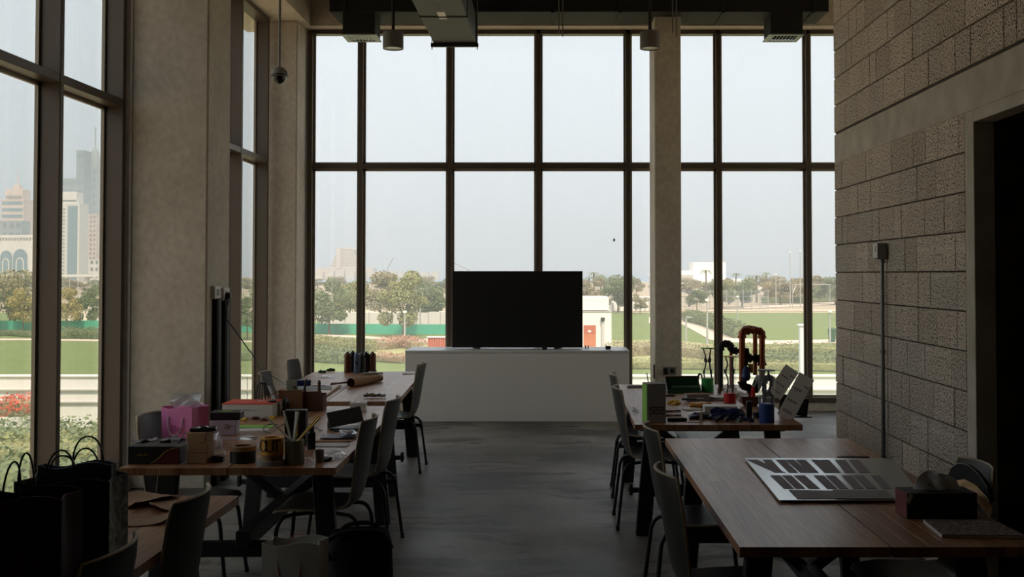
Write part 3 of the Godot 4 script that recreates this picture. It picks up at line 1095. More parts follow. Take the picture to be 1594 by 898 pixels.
	t = thing("wire_cone", "black wire cone standing on the orange lid", "wire cone", Vector3(p.x, yo + 0.0005, p.z))
	part_lathe("top_cap", t, [Vector2(0, 0.100), Vector2(0.03, 0.100), Vector2(0.028, 0.112), Vector2(0, 0.112)], M.black_metal, Vector3.ZERO, 14)
	for k in 14:
		var a := TAU * k / 14
		part_tube("rib", t, smooth_path([Vector3(cos(a) * 0.027, 0.104, sin(a) * 0.027), Vector3(cos(a) * 0.036, 0.06, sin(a) * 0.036), Vector3(cos(a) * 0.052, 0.003, sin(a) * 0.052)], 4), 0.0024, M.black_metal, 5)
	tag(obj("bottle_stopper", _disc(0.026, 0.012), M.black_plastic, null, at_y(424, 626, yo) + Vector3(0, 0.0004, 0)), "small round black stopper on the orange lid", "stopper")
	# --- green sheet, wrappers, leads ---
	paper("green_sheet", "bright green sheet of paper in front of the white box", "paper", on(400, 664), 0.20, 0.12, 0.0, M.green_bright, 0.002)
	paper("white_sheet", "white sheet lying under the green one", "paper", on(388, 669), 0.22, 0.10, 0.1, M.paper, 0.001, "", 0.001).position.y -= 0.0004
	for k in 4:
		lump("sweet_wrapper", ["yellow", "dark red", "dark red", "yellow"][k] + [" wrapper at the corner of the white box", " wrapper before the white box", " wrapper beside the green sheet", " wrapper near the coiled lead"][k], "wrapper", on([380, 398, 412, 424][k], [655, 653, 655, 652][k]), Vector3(0.05, 0.022, 0.03), [M.yellow, M.red_dark, M.red_dark, M.yellow][k], 20 + k)
	cable("charger_lead", "coiled thin black lead on the green sheet", [on(432, 662) + Vector3(0, 0.005, 0), on(418, 662) + Vector3(0, 0.006, 0), on(409, 668) + Vector3(0, 0.006, 0), on(418, 675) + Vector3(0, 0.006, 0), on(430, 669) + Vector3(0, 0.007, 0), on(440, 662) + Vector3(0, 0.005, 0), on(452, 664) + Vector3(0, 0.005, 0)], 0.0024, M.black_plastic)
	paper("acrylic_sheet", "clear acrylic sheet lying before the green paper", "sheet", on(372, 683), 0.20, 0.10, 0.05, M.clear_plastic, 0.0, "", 0.003)
	paper("paper_slip", "white slip of paper lying near the tape roll", "paper", on(388, 681), 0.07, 0.05, -0.5, M.paper, 0.002).position.y += 0.0035
	# --- tape rolls ---
	p = on(373, 722)
	t = thing("tape_roll", "wide black roll under a ring of brown kraft tape", "tape", p + Vector3(0, 0, -0.055))
	part_lathe("black_roll", t, [Vector2(0.03, 0.0), Vector2(0.06, 0.0), Vector2(0.06, 0.056), Vector2(0.03, 0.056), Vector2(0.03, 0.0)], M.black_plastic, Vector3.ZERO, 28)
	part_lathe("kraft_ring", t, [Vector2(0.04, 0.0565), Vector2(0.062, 0.0565), Vector2(0.062, 0.078), Vector2(0.04, 0.078), Vector2(0.04, 0.0565)], M.kraft, Vector3(0, 0, 0), 28)
	p = on(418, 726)
	t = thing("masking_tape", "flat roll of white masking tape under the yellow roll", "tape", p + Vector3(0, 0, -0.055))
	part_lathe("roll", t, [Vector2(0.028, 0.0), Vector2(0.066, 0.0), Vector2(0.066, 0.022), Vector2(0.028, 0.022), Vector2(0.028, 0.0)], M.paper_grey, Vector3.ZERO, 28)
	t = thing("barrier_tape", "tall yellow roll of barrier tape with black letters", "tape", p + Vector3(0.002, 0.0225, -0.055))
	part_lathe("core", t, [Vector2(0.038, 0.0), Vector2(0.05, 0.0), Vector2(0.05, 0.028), Vector2(0.038, 0.028), Vector2(0.038, 0.0)], M.kraft, Vector3.ZERO, 28)
	part_lathe("roll", t, [Vector2(0.036, 0.028), Vector2(0.053, 0.028), Vector2(0.053, 0.105), Vector2(0.036, 0.105), Vector2(0.036, 0.028)], M.tape_yellow, Vector3.ZERO, 32)
	for k in 3:      # letters wrapped round the roll
		var a := deg_to_rad(-38 + k * 38)
		text_part("letter", t, "OUT"[k], 0.075, M.black_plastic, Transform3D(Basis(Vector3.UP, a), Vector3(sin(a) * 0.052, 0.068, cos(a) * 0.052)), 0.004)
	lump("foil_wrap", "crumpled clear and white wrap behind the tape rolls", "wrap", on(392, 703), Vector3(0.07, 0.05, 0.07), M.film, 31)
	# --- cup with sticks ---
	p = on(455, 724) + Vector3(0, 0, -0.045)
	t = thing("pen_cup", "grey-green cup holding plastic tubes and yellow sticks", "cup", p)
	part_lathe("cup", t, [Vector2(0, 0), Vector2(0.043, 0), Vector2(0.045, 0.004), Vector2(0.045, 0.112), Vector2(0.0415, 0.112), Vector2(0.0415, 0.006), Vector2(0, 0.006)], M.cup_grey, Vector3.ZERO, 28)
	var d0 := -p.z
	var kz := 0
	for s in [[443, 690, 411, 650, M.white_plastic, "white plastic tube leaning out of the cup towards the tape rolls"], [451, 688, 440, 640, M.white_plastic, "white plastic tube leaning in the cup, next to the black case"], [457, 690, 461, 641, M.white_plastic, "white plastic tube standing upright in the cup"], [459, 690, 465, 641, M.white_plastic, "white plastic tube standing beside the upright one"], [456, 692, 498, 645, M.yellow, "yellow stick leaning out of the cup"], [459, 692, 501, 648, M.yellow, "yellow stick leaning out just below the other"]]:
		kz += 1
		var dz := (kz - 3.5) * 0.0125
		var mouth := Vector3(p.x + clampf(at_d(s[0], s[1], d0).x - p.x, -0.03, 0.03), TOP + 0.112, p.z + dz)
		var q1 := at_d(s[2], s[3], d0) + Vector3(0, 0, dz)
		var q0 := mouth + (mouth - q1).normalized() * 0.085      # passes through the mouth of the cup
		q0.x = clampf(q0.x, p.x - 0.028, p.x + 0.028)
		q0.y = maxf(q0.y, TOP + 0.014)
		st = mb()
		tube(st, [q0, q1], 0.0054 if s[4] != M.yellow else 0.0042, 8)
		tag(obj("plastic_tube" if s[4] != M.yellow else "yellow_stick", st, s[4]), s[5], "tube" if s[4] != M.yellow else "stick", "sticks in the cup")
	# --- black case and bottle behind the cup ---
	p = on(459, 694)
	t = carton("black_case", "upright black case with a thin silver rim behind the cup", "case", p + Vector3(0, 0, -0.03), Vector3(px(33, p), 0.185, 0.06), 0.08, M.black_plastic)
	for e in [-1, 1]:
		part_box("rim", t, Vector3(e * px(16, p), 0.093, 0.031), Vector3(0.004, 0.18, 0.003), M.galvanised)
	part_box("top_rim", t, Vector3(0, 0.184, 0.031), Vector3(px(32, p), 0.004, 0.003), M.galvanised)
	part_box("label_strip", t, Vector3(0.004, 0.09, 0.0308), Vector3(0.016, 0.08, 0.0015), M.yellow)
	p = on(483, 700)
	t = thing("ink_bottle", "small black bottle with a black cap beside the case", "bottle", p + Vector3(0, 0, -0.022))
	part_lathe("body", t, [Vector2(0, 0), Vector2(0.022, 0), Vector2(0.022, 0.083), Vector2(0.014, 0.09), Vector2(0, 0.09)], M.black_gloss, Vector3.ZERO, 18)
	part_lathe("cap", t, [Vector2(0.015, 0.088), Vector2(0.015, 0.115), Vector2(0, 0.115)], M.black_plastic, Vector3.ZERO, 16)
	# --- near right corner of the table ---
	p = on(496, 721)
	t = thing("small_cup", "small grey paper cup near the table corner", "cup", p + Vector3(0, 0, -0.02))
	part_lathe("cup", t, [Vector2(0, 0), Vector2(0.019, 0), Vector2(0.0225, 0.06), Vector2(0.0205, 0.06), Vector2(0.018, 0.004), Vector2(0, 0.004)], M.paper_grey, Vector3.ZERO, 20)
	lump("bubble_wrap", "crumpled clear plastic beside the small paper cup", "wrap", on(518, 712), Vector3(0.12, 0.035, 0.09), M.film, 41, 0.3, 0.6)
	lump("tool_wrap", "crumpled dark wrap under the clear plastic, by the small cup", "wrap", on(508, 717), Vector3(0.07, 0.022, 0.05), M.black_plastic, 42, 0.8)
	cable("wire_offcut", "bare wire offcuts lying beside the cup", [on(474, 716) + Vector3(0, 0.004, 0), on(480, 714) + Vector3(0, 0.006, 0), on(487, 719) + Vector3(0, 0.004, 0)], 0.0025, M.silver)
	lump("pink_eraser", "small pink eraser between the yellow roll and the cup", "eraser", on(437, 712), Vector3(0.016, 0.034, 0.03), M.pink, 43)
	paper("grey_sheet", "pale grey sheet lying beside the small black bottle", "paper", on(514, 694), 0.19, 0.07, -0.05, M.paper, 0.001, "", 0.003)
	paper("kraft_folder", "brown kraft sheet under the packaged adapter", "paper", on(518, 687), 0.20, 0.06, 0.02, M.kraft, 0.002, "", 0.003)
	p = on(528, 681)
	t = thing("adapter_pack", "dark purple card pack with a clear blister of cables", "pack", p + Vector3(0, 0.004, 0), 0.1)
	part_box("card", t, Vector3(0, 0.003, 0), Vector3(0.19, 0.005, 0.15), M.purple_dark)
	part_box("label_strip", t, Vector3(-0.07, 0.0062, 0), Vector3(0.015, 0.001, 0.1), M.paper)
	st = mb()
	crumple(st, Vector3(0.045, 0.016, 0), Vector3(0.10, 0.045, 0.12), 44, 0.25)
	obj("blister", st, M.film, t)
	st = mb()
	crumple(st, Vector3(0.055, 0.014, 0), Vector3(0.07, 0.028, 0.08), 45, 0.3)
	obj("cable_coil", st, M.black_plastic, t)
	p = on(538, 667)
	t = thing("folding_stand", "black folding laptop stand lying open beside a cork stub", "stand", p + Vector3(0, 0, 0.0), 0.28)
	part_box("base_plate", t, Vector3(0, 0.004, 0), Vector3(0.19, 0.008, 0.13), M.black_plastic, 0.002)
	part_box("tilted_plate", t, Vector3(0, 0.062, -0.04), Vector3(0.20, 0.006, 0.12), M.black_plastic, 0.002, Basis(Vector3(0, 0, 1), 0.16) * Basis(Vector3.RIGHT, 0.7))
	part_box("hinge", t, Vector3(-0.09, 0.02, -0.06), Vector3(0.02, 0.04, 0.02), M.black_plastic, 0.003)
	lump("blister_strip", "clear plastic blister strip on the black stand", "pack", on(556, 663) + Vector3(0, 0.009, 0), Vector3(0.09, 0.03, 0.06), M.film, 46)
	tag(obj("cork_stub", _disc(0.0115, 0.034), M.wood_light, null, on(534, 652)), "small cork standing behind the black stand", "cork")
	paper("marker_card", "thin dark card edge beside the black stand", "card", on(540, 671), 0.15, 0.03, 0.12, M.black_plastic, 0.0, "", 0.006)
	p = on(556, 640)
	t = carton("small_white_box", "small white box with two dark spots on its lid", "box", p + Vector3(0, 0, -0.045), Vector3(px(25, p), 0.055, 0.09), 0.08, M.white_plastic, M.white_plastic, 0.02)
	for e in [-1, 1]:
		part_lathe("spot", t, [Vector2(0.014, 0.055), Vector2(0.014, 0.0562), Vector2(0, 0.0562)], M.paper_grey, Vector3(e * 0.022, 0, 0), 14)
	cable("black_lead", "black lead with a plug lying beside the small bottle", [on(474, 664) + Vector3(0, 0.004, 0), on(484, 661) + Vector3(0, 0.005, 0), on(494, 668) + Vector3(0, 0.004, 0), on(502, 672) + Vector3(0, 0.006, 0)], 0.0026, M.black_plastic)
	# --- cardboard tool box with tools ---
	p = on(452, 641)
	t = thing("cardboard_tray", "folded brown cardboard tray standing open behind the white box", "box", p + Vector3(0, 0, -0.06), 0.0)
	var cw := px(37, p)
	part_box("front_panel", t, Vector3(0, 0.07, 0.06), Vector3(cw, 0.14, 0.004), M.cardboard)
	part_box("back_panel", t, Vector3(0, 0.06, -0.06), Vector3(cw, 0.12, 0.004), M.cardboard)
	for e in [-1, 1]:
		part_box("side_panel", t, Vector3(e * (cw / 2 - 0.003), 0.065, 0), Vector3(0.004, 0.13, 0.116), M.cardboard)
	part_box("flap", t, Vector3(-cw / 2 - 0.03, 0.12, 0.02), Vector3(0.07, 0.003, 0.10), M.cardboard, 0.0, Basis(Vector3(0, 0, 1), 0.5))
	part_box("bottom", t, Vector3(0, 0.003, 0), Vector3(cw - 0.01, 0.004, 0.114), M.cardboard)
	p = on(487, 640)
	t = thing("cardboard_holder", "dark brown cardboard holder with a notched edge and wooden-handled tool", "box", p + Vector3(0, 0, -0.05))
	cw = px(32, p)
	st = mb()
	prism(st, PackedVector2Array([Vector2(-cw / 2, 0), Vector2(cw / 2, 0), Vector2(cw / 2, 0.085), Vector2(cw / 2 - 0.01, 0.10), Vector2(cw / 2 - 0.012, 0.132), Vector2(-cw / 2 + 0.004, 0.128)]), 0.004, Transform3D(Basis.IDENTITY, Vector3(0, 0, 0.05)))
	obj("front_panel", st, M.cardboard_dark, t)
	part_box("back_panel", t, Vector3(0, 0.055, -0.05), Vector3(cw, 0.11, 0.004), M.cardboard_dark)
	for e in [-1, 1]:
		part_box("side_panel", t, Vector3(e * (cw / 2 - 0.003), 0.05, 0), Vector3(0.004, 0.10, 0.096), M.cardboard_dark)
	part_box("bottom", t, Vector3(0, 0.003, 0), Vector3(cw - 0.01, 0.004, 0.094), M.cardboard_dark)
	t = thing("awl", "awl with a turned red-brown handle in the dark cardboard holder", "tool", p + Vector3(0.03, 0.006, -0.05))
	part_tube("shaft", t, [Vector3(0, 0, 0), Vector3(0, 0.11, 0)], 0.003, M.iron, 6)
	part_lathe("grip", t, [Vector2(0, 0.105), Vector2(0.008, 0.105), Vector2(0.012, 0.13), Vector2(0.009, 0.155), Vector2(0.012, 0.175), Vector2(0.008, 0.19), Vector2(0, 0.193)], M.wood_dark, Vector3.ZERO, 12)
	t = thing("cutter_knife", "long black cutter knife leaning in the cardboard tray", "knife", on(470, 640) + Vector3(0, 0.006, -0.03))
	part_tube("grip", t, [Vector3(-0.005, 0, 0), Vector3(0.006, 0.12, -0.005), Vector3(0.018, 0.2, -0.01)], [0.007, 0.009, 0.006], M.black_plastic, 8)
	part_tube("blade", t, [Vector3(0.004, 0.0, 0.012), Vector3(0.004, 0.10, 0.012)], 0.003, M.silver, 6)
	t = thing("card_holder", "grey punched card standing in the cardboard tray", "card", on(452, 641) + Vector3(0.0, 0.008, -0.05), 0.0)
	part_box("card", t, Vector3(0, 0.10, -0.01), Vector3(0.072, 0.19, 0.006), M.cup_grey, 0.002, Basis(Vector3(0, 0, 1), 0.1))
	part_lathe("hole_ring", t, [Vector2(0, 0.0), Vector2(0.011, 0.0), Vector2(0.011, 0.002), Vector2(0, 0.002)], M.cardboard_dark, Vector3(0.012, 0.145, -0.006), 14, Basis(Vector3.RIGHT, PI / 2))
	st = mb()
	grid(st, func(u: float, v: float) -> Vector3: return Vector3(-0.02 + 0.045 * u + 0.06 * (1 - v), 0.02 + v * 0.135, 0.02 * sin(u * PI)), 8, 4, 0.0015)
	tag(obj("curled_paper", st, M.paper_grey, null, on(413, 640) + Vector3(0.0, 0.0, -0.12)), "curled grey paper leaning behind the wire cone", "paper")
	lump("cable_bundle", "tangled bundle of black and white leads beside the white box", "cables", on(445, 645), Vector3(0.05, 0.13, 0.06), M.black_plastic, 47, 0.0, 0.6)
	# --- far left table ---
	var bc := [[541, "rust brown", "at the end of the row"], [549, "dark brown", "second in the row"], [556, "blue-grey printed", "in the middle of the row"], [565, "black", "behind the one with a painted highlight"], [570, "black with a painted highlight", "near the end of the row"], [580, "reddish brown", "closing the row by the paint tubes"]]
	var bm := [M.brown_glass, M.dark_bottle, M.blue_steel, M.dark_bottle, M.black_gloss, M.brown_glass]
	for k in 6:
		var q := on(bc[k][0], [580, 578.6, 580.5, 578.6, 580, 580][k])
		var b := bottle("%s spray bottle %s" % [bc[k][1], bc[k][2]], q, 0.031, 0.192, bm[k], M.iron if k != 2 else M.blue_dark)
		if k == 2:
			for s in 3:
				part_box("print_mark", b, Vector3(-0.006 + 0.006 * s, 0.10 - 0.012 * s, 0.0305), Vector3(0.014, 0.012, 0.002), M.dark_bottle)
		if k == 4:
			part_box("painted_highlight", b, Vector3(-0.008, 0.075, 0.0298), Vector3(0.008, 0.13, 0.002), M.paper_grey)  # highlight on the black bottle, painted as a pale strip
	# rolled kraft sheet with sticks
	var r0 := on(546, 603) + Vector3(0, 0.0375, 0)
	var r1 := on(592, 594) + Vector3(0, 0.030, 0)
	t = thing("rolled_sheet", "loose roll of kraft paper lying across the bottle table", "paper roll")
	st = mb()
	var rd := [r0, r0.lerp(r1, 0.5), r1]
	tube(st, rd, [0.036, 0.034, 0.028], 20, false)
	var inner := mb()
	tube(inner, rd, [0.033, 0.031, 0.026], 20, false)
	obj("outer_turn", st, M.kraft, t)
	obj("inner_turn", inner, M.cardboard, t)
	for k in 3:
		var e0 := r0 + Vector3(-0.01, -0.014 + 0.014 * k, 0.008 * (k - 1))
		var e1 := on([516, 514, 520][k], [598, 602, 604][k]) + Vector3(0, 0.008 + 0.012 * k, 0)
		st = mb()
		tube(st, [e0.lerp(r1, 0.3), e1], 0.006, 6)
		tag(obj("wooden_dowel", st, M.wood_dark), "dark wooden dowel sticking out of the kraft roll", "dowel", "dowels in the kraft roll")
	st = mb()
	bar(st, on(503, 621) + Vector3(0, 0.008, 0), on(530, 602) + Vector3(0, 0.012, 0), 0.014, 0.012, 0.002)
	tag(obj("wooden_batten", st, M.wood_light), "long pale batten lying past the cardboard holder", "batten")
	p = on(585, 619)
	t = thing("paint_tube", "squeezed silver paint tube alone on the bottle table", "tube", p + Vector3(0, 0.0, 0), 0.05)
	st = mb()
	grid(st, func(u: float, v: float) -> Vector3: return Vector3((u - 0.5) * 0.14, 0.016 + 0.012 * sin(v * PI) * (1 - u * 0.8) + 0.004 * sin(u * 17 + v * 4), (v - 0.5) * 0.036), 12, 6, 0.02)
	obj("tube", st, M.silver, t)
	part_tube("cap", t, [Vector3(-0.07, 0.016, 0), Vector3(-0.088, 0.016, 0)], 0.009, M.black_plastic, 10)
	for k in 3:
		var q := on([575, 585, 578][k], [579, 583, 584][k])
		t = thing("colour_tube", ["grey", "white", "pale green"][k] + " paint tube lying in front of the bottles", "tube", q, [0.1, -0.1, 0.25][k], "paint tubes by the bottles")
		st = mb()
		grid(st, func(u: float, v: float) -> Vector3: return Vector3((u - 0.5) * 0.13, 0.012 + 0.008 * sin(v * PI) * (1 - u * 0.8), (v - 0.5) * 0.03), 8, 5, 0.016)
		obj("tube", st, [M.paper_grey, M.paper, M.cup_grey][k], t)
		part_tube("cap", t, [Vector3(-0.065, 0.012, 0), Vector3(-0.08, 0.012, 0)], 0.007, [M.black_plastic, M.black_plastic, M.white_plastic][k], 8)
	lump("yellow_wrapper", "yellow wrapper lying beside the kraft roll", "wrapper", on(572, 588), Vector3(0.06, 0.02, 0.04), M.yellow, 51)
	for k in 3:
		var o := paper("drawing_sheet", "white sheets of paper piled at the corner of the bottle table", "paper", on(645, 581) + Vector3(-0.02, 0.002 * k, 0), 0.15, 0.21, 0.04 * k, M.paper, 0.001, "sheets at the table corner")
		o.position.y += 0.0002
	lump("green_pouch", "small dark green pouch at the window end of the bottle table", "pouch", on(502, 580), Vector3(0.08, 0.03, 0.06), M.green_dark, 52)
	lump("black_pouch", "small black pouch next to the green one", "pouch", on(514, 578), Vector3(0.08, 0.035, 0.06), M.cloth_black, 53)
	lump("clear_bag", "flat clear plastic bag lying on the bottle table", "bag", on(506, 587), Vector3(0.12, 0.02, 0.1), M.film, 54)
	t = carton("blue_case", "flat dark blue pencil case behind the cardboard tray", "case", on(470, 600), Vector3(0.14, 0.045, 0.09), 0.25, M.blue_dark, M.blue_dark, 0.02)
	paper("pattern_paper", "large pale sheet lying under the kraft roll end", "paper", on(488, 604), 0.28, 0.3, 0.2, M.paper_grey, 0.004)
	st = mb()
	bar(st, on(486, 602) + Vector3(0, 0.008, 0), on(507, 602) + Vector3(0, 0.008, 0), 0.008, 0.006, 0.002)
	tag(obj("scissors_blade", st, M.iron), "thin dark blade lying on the pale sheet", "blade")
	# --- nearest table: kraft sheets and paper bags ---
	for s in [[215, 780, 0.20, 0.26, -0.35, "curled kraft sheet lying towards the big bag"], [268, 788, 0.16, 0.18, 0.5, "curled kraft sheet half behind the dark chair"], [218, 812, 0.22, 0.16, 0.25, "curled kraft sheet closest to the floral bag panel"]]:
		paper("kraft_sheet", s[5], "paper", on(s[0], s[1]) + Vector3(0, 0.001, 0), s[2], s[3], s[4], M.kraft, 0.022, "kraft sheets on the nearest table")
	# big dark shopping bag with a floral side
	var db := 3.2
	var q0 := at_d(22, 760, db)
	var q1 := at_d(170, 760, db)
	var bh := at_d(100, 750, db).y - TOP
	t = thing("shopping_bag", "big dark paper bag with floral side and black cord handles", "bag", Vector3((q0.x + q1.x) / 2, TOP, -db - 0.07))
	paper_bag(t, q1.x - q0.x, 0.14, bh, M.bag_dark, 0.0, M.bag_floral)
	handle(t, -0.05, 0.04, bh, 0.072, 0.092, M.black_plastic, 0.0028, -0.01)
	handle(t, -0.03, 0.058, bh, -0.06, 0.078, M.black_plastic, 0.0028, 0.0)
	# a flat grey-blue bag standing inside it
	t = thing("inner_bag", "flat grey-blue paper bag standing inside the big dark bag", "bag", Vector3((at_d(60, 722, db + 0.1).x + at_d(183, 722, db + 0.1).x) / 2, TOP + 0.008, -db - 0.095))
	paper_bag(t, at_d(183, 722, db + 0.1).x - at_d(60, 722, db + 0.1).x - 0.02, 0.035, at_d(100, 722, db + 0.1).y - TOP - 0.008, M.blue_steel, 0.0, M.paper_grey)
	handle(t, -0.02, 0.075, at_d(100, 722, db + 0.1).y - TOP, -0.012, 0.075, M.black_plastic, 0.0028, 0.0)
	handle(t, -0.075, 0.0, at_d(100, 722, db + 0.1).y - TOP, 0.014, 0.02, M.black_plastic, 0.0028, 0.0)
	# nearest maroon bag, on the table edge
	db = 2.82
	q0 = at_d(-50, 778, db)
	q1 = at_d(94, 778, db)
	t = thing("maroon_bag", "very dark maroon paper bag with thin cord handles, cut by the frame", "bag", Vector3((q0.x + q1.x) / 2, TOP, -db - 0.07))
	bh = q1.y - TOP
	paper_bag(t, q1.x - q0.x, 0.13, bh, M.bag_maroon, 0.0)
	handle(t, -0.035, 0.012, bh, 0.066, 0.095, M.black_plastic, 0.0026, -0.02)
	handle(t, -0.055, -0.01, bh, -0.06, 0.10, M.black_plastic, 0.0026, 0.0)
	# --- bags on the floor ---
	p = at_d(453, 870, 4.62)
	t = thing("white_bag", "white paper carrier bag with thin orange cord handles on the floor", "bag", Vector3(p.x, 0, -4.70), -0.12)
	bh = at_d(453, 848, 4.62).y
	paper_bag(t, 0.25, 0.13, bh, M.bag_white, 0.0)
	for e in [1, -1]:
		handle(t, -0.055, 0.05, bh - 0.01, e * 0.069, -0.17 if e > 0 else 0.02, M.door_orange, 0.0022, 0.006 * e)
	p = at_d(556, 840, 4.85)
	t = thing("tote_bag", "slumped black fabric tote bag on the floor beside the white bag", "bag", Vector3(p.x, 0, -4.93), 0.15)
	st = mb()
	var ht: float = at_d(556, 832, 4.85).y
	var shape := [Vector2(0, 0.002), Vector2(0.13, 0.002), Vector2(0.15, 0.05), Vector2(0.148, ht * 0.6), Vector2(0.14, ht * 0.9), Vector2(0.128, ht), Vector2(0.11, ht * 0.95), Vector2(0.0, ht * 0.8)]
	lathe(st, shape, Vector3.ZERO, 24, Basis(Vector3(1, 0, 0), Vector3(0, 1, 0), Vector3(0, 0, 0.62)), true)
	obj("body", st, M.cloth_black, t)
	part_tube("strap", t, smooth_path([Vector3(-0.13, ht * 0.75, 0.05), Vector3(-0.155, ht * 0.9, 0.06), Vector3(-0.10, ht * 1.0, 0.07), Vector3(-0.02, ht * 1.03, 0.075), Vector3(0.09, ht * 1.0, 0.07), Vector3(0.14, ht * 0.85, 0.06)], 5), 0.011, M.cloth_black, 8)
	part_tube("strap", t, smooth_path([Vector3(-0.11, ht * 0.9, -0.06), Vector3(-0.06, ht * 1.02, -0.07), Vector3(0.05, ht * 1.03, -0.07), Vector3(0.11, ht * 0.9, -0.06)], 5), 0.011, M.cloth_black, 8)

func _disc(r: float, h: float) -> SurfaceTool:
	var st := mb()
	lathe(st, [Vector2(0, 0), Vector2(r, 0), Vector2(r, h * 0.9), Vector2(r * 0.94, h), Vector2(0, h)], Vector3.ZERO, 18)
	return st

# ---------- things on the right tables ----------
func clear_lamp(label: String, base: Vector3, w: float, h: float, cap: Material, foot: Material, foot_h: float, seed_: int) -> Node3D:
	# clear upright tube with a coloured foot, a cap and a twisted wire figure inside
	var t := thing("clear_lamp", label, "lamp", base, 0, "clear tube lamps with coloured feet")
	var r := w / 2
	part_lathe("foot", t, [Vector2(0, 0), Vector2(r * 0.92, 0), Vector2(r * 0.92, foot_h), Vector2(0, foot_h)], foot, Vector3.ZERO, 20)
	part_lathe("tube", t, [Vector2(r, foot_h), Vector2(r, h * 0.985)], M.clear_plastic, Vector3.ZERO, 24, Basis.IDENTITY, true)
	part_lathe("cap", t, [Vector2(0, h * 0.98), Vector2(r * 1.03, h * 0.98), Vector2(r * 1.03, h), Vector2(0, h)], cap, Vector3.ZERO, 20)
	var rr := RandomNumberGenerator.new()
	rr.seed = seed_
	for k in 2:
		var pts := []
		var x := (k * 2 - 1) * r * 0.45
		for i in 6:
			pts.append(Vector3(x + rr.randf_range(-0.2, 0.2) * r, lerpf(foot_h, h * 0.97, i / 5.0), rr.randf_range(-0.3, 0.3) * r))
		part_tube("wire", t, smooth_path(pts, 4), [0.0055, 0.0065][k], M.iron, 6)
		st_bead(t, pts[3], r * 0.26)
		st_bead(t, pts[1], r * 0.2)
	return t
func st_bead(t: Node3D, at: Vector3, r: float) -> void:
	var st := mb()
	crumple(st, at, Vector3(r * 2, r * 3.4, r * 2), int(at.x * 1000), 0.3, 8, 6)
	obj("bead", st, M.iron, t)
func pipe(t: Node3D, pts: Array, r: float, m: Material, fit: Material, collar := 1.35) -> void:
	# straight runs, with a fat elbow at every corner
	for i in pts.size() - 1:
		part_tube("pipe", t, [pts[i], pts[i + 1]], r, m, 12)
	for i in range(1, pts.size() - 1):
		var a: Vector3 = (pts[i - 1] - pts[i]).normalized() * r * 2.2
		var b: Vector3 = (pts[i + 1] - pts[i]).normalized() * r * 2.2
		var st := mb()
		tube(st, [pts[i] + a, pts[i] + a * 0.35 + b * 0.05, pts[i] + a * 0.05 + b * 0.35, pts[i] + b], r * collar, 12)
		obj("elbow", st, fit, t)
		for q in [a, b]:
			var s2 := mb()
			tube(s2, [pts[i] + q * 0.86, pts[i] + q * 1.15], r * collar * 1.14, 12)
			obj("collar", s2, fit, t)

